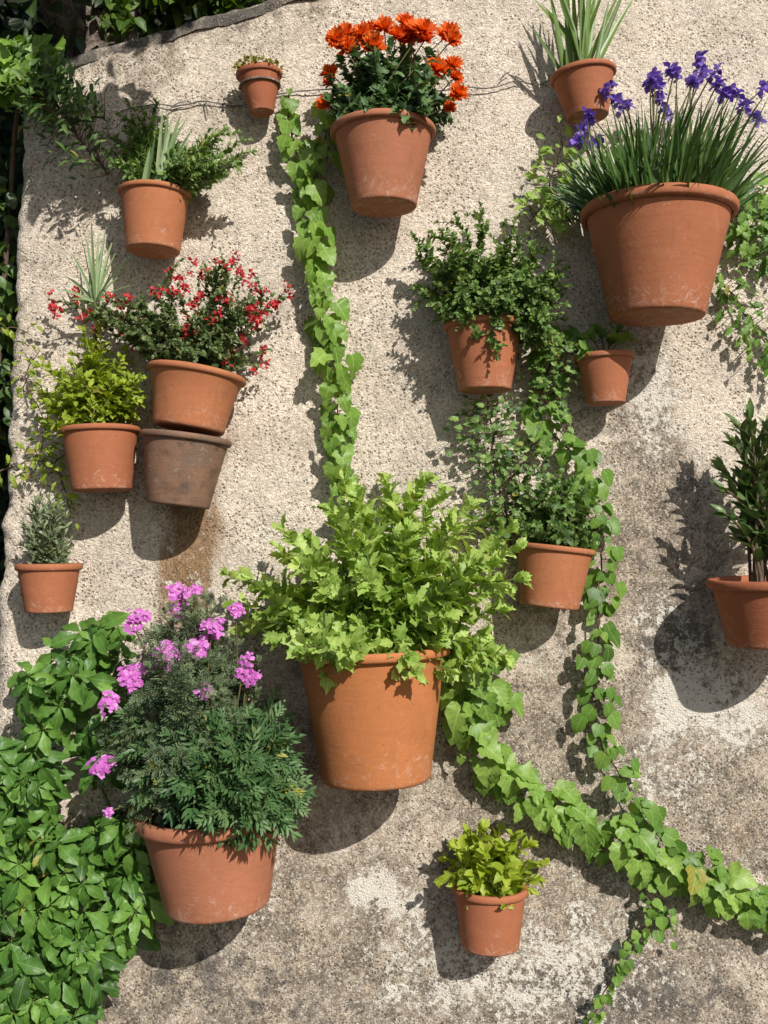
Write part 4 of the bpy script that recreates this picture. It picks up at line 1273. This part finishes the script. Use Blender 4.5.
def creeper(name, label, polys, stems, size, n, dmax):
    r = thing(name, label, "creeper", at(40, 1000, 0.05))
    f, s = MB(), MB()
    for st_ in stems:
        P = catmull([at(*q) for q in st_])
        P[:, 1] = np.minimum(P[:, 1], -0.01)
        s.tube(P, 0.005, 0.003, 6)
    for poly in polys:
        xs, ys = [p_[0] for p_ in poly], [p_[1] for p_ in poly]
        area = 0.5 * abs(sum(poly[i_][0] * poly[(i_ + 1) % len(poly)][1] - poly[(i_ + 1) % len(poly)][0] * poly[i_][1] for i_ in range(len(poly))))
        cnt = int(area * n * (1.0 if area > 12000 else 0.62))
        k = 0
        while k < cnt:
            px, py = rng.uniform(min(xs), max(xs)), rng.uniform(min(ys), max(ys))
            if not inside(px, py, poly):
                continue
            k += 1
            if fbm(np.array([px / 100 + 3]), np.array([py / 100]), 3.2, 301, 2)[0] < 0.42 and rng.uniform() < 0.8:
                continue
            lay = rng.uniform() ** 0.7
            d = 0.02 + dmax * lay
            c = at(px, py, d)
            main = nrm(np.array([rng.normal(0.25, 0.7), -0.25 + rng.normal(0, 0.2), -0.75 + rng.normal(0, 0.5)]))
            nn = nrm(OUT * 0.85 + UP * 0.55 + SUN * 0.2 + rng.normal(0, 0.38, 3))
            sd = nrm(np.cross(main, nn))
            m_ = rng.integers(3, 6)
            angs = np.linspace(-1, 1, m_) * math.radians(38 + 14 * m_)
            D = main * np.cos(angs)[:, None] + sd * np.sin(angs)[:, None] + nn * -0.12
            S = size * rng.uniform(0.5, 1.15) * (1 - 0.28 * np.abs(np.linspace(-1, 1, m_)))
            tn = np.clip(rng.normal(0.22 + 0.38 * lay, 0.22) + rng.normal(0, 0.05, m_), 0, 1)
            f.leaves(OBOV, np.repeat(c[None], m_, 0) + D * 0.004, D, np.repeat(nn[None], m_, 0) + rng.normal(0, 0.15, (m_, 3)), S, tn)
            if lay > 0.3:
                s.tube(bez(c, c - OUT * 0.02 + UP * 0.01, c - OUT * d * 0.7 - main * 0.03, 5), 0.0014, 0.0014, 4, 0.6)
    s.build("stem", M['stem'], r)
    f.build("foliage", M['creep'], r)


creeper("wall_creeper", "mass of large glossy green leaflets covering the lower left wall",
        [[(-30, 745), (40, 735), (55, 765), (50, 810), (85, 825), (115, 818), (135, 800), (150, 820), (138, 860), (150, 900), (143, 925), (112, 950), (92, 995), (70, 1040), (-30, 1040)],
         [(22, 672), (45, 655), (75, 640), (108, 615), (128, 625), (122, 655), (118, 690), (95, 690), (75, 705), (60, 730), (42, 730), (25, 705)],
         [(85, 735), (100, 715), (120, 740), (112, 790), (92, 800), (88, 765)]],
        [[(10, 1080, .02), (40, 960, .04), (60, 850, .04), (35, 760, .03), (55, 700, .03), (95, 660, .03), (115, 630, .03)], [(80, 1080, .03), (110, 920, .05), (120, 840, .05), (100, 780, .03), (95, 720, .03)], [(-20, 1080, .03), (-10, 860, .04), (10, 760, .03)]],
        0.080, 0.0165, 0.18)


# ------------------------------------------------------------------ trees and hedge behind
def scatter_leaves(f, c, rad, n, tm, size, tint, droop=0.3):
    d = nrm(rng.normal(0, 1, (n, 3)))
    P = c + d * (rng.uniform(0, 1, n) ** 0.45)[:, None] * np.asarray(rad)
    D = rng.normal(0, 0.7, (n, 3)) + np.array([0, -0.25, -droop])
    N = rng.normal(0, 0.5, (n, 3)) + UP * 0.7 + OUT * 0.45
    f.leaves(tm, P, D, N, size * rng.uniform(0.6, 1.2, n), np.clip(rng.normal(tint[0], tint[1], n), 0, 1))


def pt(px, py, dist_behind):
    return at(px, py, -dist_behind)


r = thing("broadleaf_tree", "tree with thick grey brown leaning trunk behind the wall's upper left", "tree", (-1.25, 1.25, 0))
t_ = MB()
b0 = np.array([-1.12, 1.1, 0.0])
m1, m2, m3 = pt(86, 62, 0.75), pt(75, 15, 0.75), pt(50, -60, 0.8)
trunk = catmull([b0, np.array([-1.12, 0.95, 1.4]), m1, m2, m3, m3 + np.array([-0.15, 0.1, 1.0])], 0.05)
t_.tube(trunk, 0.15, 0.095, 14, 0.5, 0.04)
l1 = catmull([m1 + np.array([0.05, 0, -0.2]), pt(112, 20, 0.72), pt(100, -20, 0.7), pt(90, -90, 0.6)], 0.05)
t_.tube(l1, 0.075, 0.05, 10, 0.45, 0.05)
l2 = catmull([m3, np.array([-0.9, 0.3, 3.55]), np.array([-0.75, -0.3, 3.6]), np.array([-0.62, -0.62, 3.2]), np.array([-0.36, -0.72, 3.24])], 0.05)
t_.tube(l2, 0.06, 0.02, 8, 0.5, 0.05)
l3 = catmull([np.array([-1.05, 0.6, 3.4]), np.array([-1.15, -0.1, 3.6]), np.array([-1.1, -0.7, 3.65])], 0.05)
t_.tube(l3, 0.05, 0.02, 8, 0.5, 0.05)
t_.build("trunk", M['bark'], r)
f = MB()
for (c, rad, n) in [((-0.40, -0.68, 3.22), (0.18, 0.2, 0.12), 75), ((-0.50, -0.60, 3.10), (0.15, 0.16, 0.13), 75), ((-0.62, -0.35, 3.62), (0.30, 0.3, 0.18), 330), ((-0.38, -0.72, 3.68), (0.28, 0.22, 0.16), 200), ((-0.95, -0.15, 3.6), (0.3, 0.3, 0.25), 420),
                    ((-1.15, -0.6, 3.62), (0.3, 0.35, 0.25), 480), ((-1.0, 0.6, 4.15), (0.7, 0.5, 0.35), 1500), ((-0.3, 0.9, 4.15), (0.6, 0.5, 0.3), 1300), ((-1.75, 0.3, 3.9), (0.4, 0.6, 0.45), 1200),
                    ((-1.2, 0.5, 4.4), (1.1, 0.9, 0.5), 2200), ((-0.5, 0.3, 4.3), (0.7, 0.6, 0.4), 1000)]:
    scatter_leaves(f, np.array(c), rad, n, OVAL, 0.085, (0.42, 0.2))
f.build("crown", M['tree'], r)

r = thing("young_tree", "thin grey stemmed young tree behind the wall right of the thick trunk", "tree", (-0.85, 0.8, 0))
t_ = MB()
t_.tube(catmull([np.array([-0.88, 0.75, 0]), np.array([-0.9, 0.7, 1.6]), pt(128, 50, 0.6), pt(134, 15, 0.6), pt(132, -30, 0.6), np.array([-0.85, 0.65, 3.6])], 0.05), 0.036, 0.026, 9, 0.7, 0.05)
t_.build("trunk", M['dry'], r)
f = MB()
for (px, py, d, rad, n, tn) in [(165, 0, 0.65, (0.22, 0.12, 0.09), 230, 0.5), (215, -8, 0.6, (0.2, 0.12, 0.08), 190, 0.55), (120, 22, 0.55, (0.06, 0.08, 0.08), 40, 0.6), (180, -30, 0.7, (0.35, 0.25, 0.15), 380, 0.4)]:
    scatter_leaves(f, pt(px, py, d), rad, n, OVAL, 0.06, (tn, 0.2))
f.build("crown", M['tree'], r)

r = thing("maple_sapling", "sunlit maple leaved sapling poking round the wall's upper left corner", "sapling", at(10, 160, -0.1))
s, f = MB(), MB()
s.tube(catmull([np.array([-1.16, 0.32, 0]), np.array([-1.12, 0.2, 1.4]), at(10, 200, -0.12), at(18, 110, -0.02), at(28, 60, 0.02)], 0.05), 0.016, 0.006, 7)
n = 190
PX, PY = rng.uniform(-20, 54, n), rng.uniform(40, 100, n)
keep = (PY < 98 - 0.35 * np.maximum(0, 20 - PX)) & (PY > 42 + 0.15 * PX - 4)
P = np.array([at(a_, b_, rng.uniform(-0.10, 0.13)) for a_, b_ in zip(PX, PY)])
m_ = keep
D = rng.normal(0, 0.5, (n, 3)) + np.array([0.1, -0.3, -0.6])
N = OUT * 0.7 + UP * 0.7 + SUN * 0.4 + rng.normal(0, 0.35, (n, 3))
f.leaves(IVY, P[m_], D[m_], N[m_], 0.058 * rng.uniform(0.6, 1.15, m_.sum()), np.clip(rng.normal(0.55, 0.22, m_.sum()), 0, 1))
s.build("trunk", M['wood'], r)
f.build("crown", M['ivy'], r)

r = thing("hedge", "dark shaded hedge beyond the left end of the wall", "hedge", (-1.6, 0.9, 0))
f, s = MB(), MB()
for k in range(9):
    x0 = -1.15 - 0.13 * k
    s.tube(catmull([np.array([x0, 0.75 + 0.1 * (k % 3), 0]), np.array([x0 - 0.05, 0.8, 1.2]), np.array([x0 + 0.08, 0.85, 2.4]), np.array([x0, 0.9, 3.3])], 0.1), 0.022, 0.01, 6, 0.5, 0.1)
n = 9000
P = np.stack([rng.uniform(-2.3, -0.95, n), rng.uniform(0.42, 1.25, n), rng.uniform(0.0, 3.6, n)], -1)
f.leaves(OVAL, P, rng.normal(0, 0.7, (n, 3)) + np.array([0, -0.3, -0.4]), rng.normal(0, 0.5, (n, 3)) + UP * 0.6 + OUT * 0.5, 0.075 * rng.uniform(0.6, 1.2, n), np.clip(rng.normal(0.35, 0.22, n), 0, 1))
n = 14000
P = np.stack([rng.uniform(-3.2, 1.2, n), rng.uniform(1.3, 2.0, n), rng.uniform(0.0, 4.2, n)], -1)
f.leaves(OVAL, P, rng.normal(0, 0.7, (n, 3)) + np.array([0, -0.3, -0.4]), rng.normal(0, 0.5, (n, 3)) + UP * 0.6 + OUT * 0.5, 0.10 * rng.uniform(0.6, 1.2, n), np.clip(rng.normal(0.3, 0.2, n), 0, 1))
# a few shoots that catch the sun at the corner of the wall
for (px, py, d, n, rad) in [(2, 270, -0.08, 26, (0.03, 0.05, 0.12)), (4, 330, -0.04, 26, (0.06, 0.06, 0.05)), (0, 390, -0.06, 28, (0.03, 0.05, 0.10)), (6, 200, -0.1, 18, (0.04, 0.05, 0.08))]:
    scatter_leaves(f, at(px, py, d), rad, n, OVAL, 0.055, (0.85, 0.2))
hx, hz = np.meshgrid(np.linspace(-4.5, 3.6, 90), np.linspace(0, 4.8, 60), indexing='ij')  # solid dark sheet added behind the stems, standing in for the hedge's shaded depth
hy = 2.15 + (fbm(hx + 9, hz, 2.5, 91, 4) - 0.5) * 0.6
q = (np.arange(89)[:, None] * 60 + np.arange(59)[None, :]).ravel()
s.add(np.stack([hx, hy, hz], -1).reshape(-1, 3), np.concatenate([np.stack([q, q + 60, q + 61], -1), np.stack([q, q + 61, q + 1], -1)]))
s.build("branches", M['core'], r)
f.build("foliage", M['hedge'], r)

# ------------------------------------------------------------------ light
el = math.asin(SUN[2])
sd = bpy.data.lights.new("sun", 'SUN')
so = bpy.data.objects.new("sun", sd)
COL.objects.link(so)
so.location = (3, -6, 5)
so.rotation_euler = Vector(-SUN).to_track_quat('-Z', 'Y').to_euler()
sd.energy = 5.0
sd.angle = math.radians(0.55)
sd.color = (1.0, 0.965, 0.91)
w = bpy.data.worlds.new("World")
sc.world = w
w.use_nodes = True
nt = w.node_tree
nt.nodes.clear()
sky = nt.nodes.new('ShaderNodeTexSky')
sky.sky_type = 'NISHITA'
sky.sun_disc = False
sky.sun_elevation = el
sky.sun_rotation = math.atan2(SUN[0], SUN[1])
bg = nt.nodes.new('ShaderNodeBackground')
bg.inputs[1].default_value = 0.088
ow = nt.nodes.new('ShaderNodeOutputWorld')
nt.links.new(sky.outputs[0], bg.inputs[0])
nt.links.new(bg.outputs[0], ow.inputs[0])

sc.view_settings.view_transform = 'Standard'
sc.view_settings.look = 'None'
sc.view_settings.exposure = 0
sc.render.engine = 'CYCLES'
sc.cycles.max_bounces = 8
sc.cycles.use_denoising = True
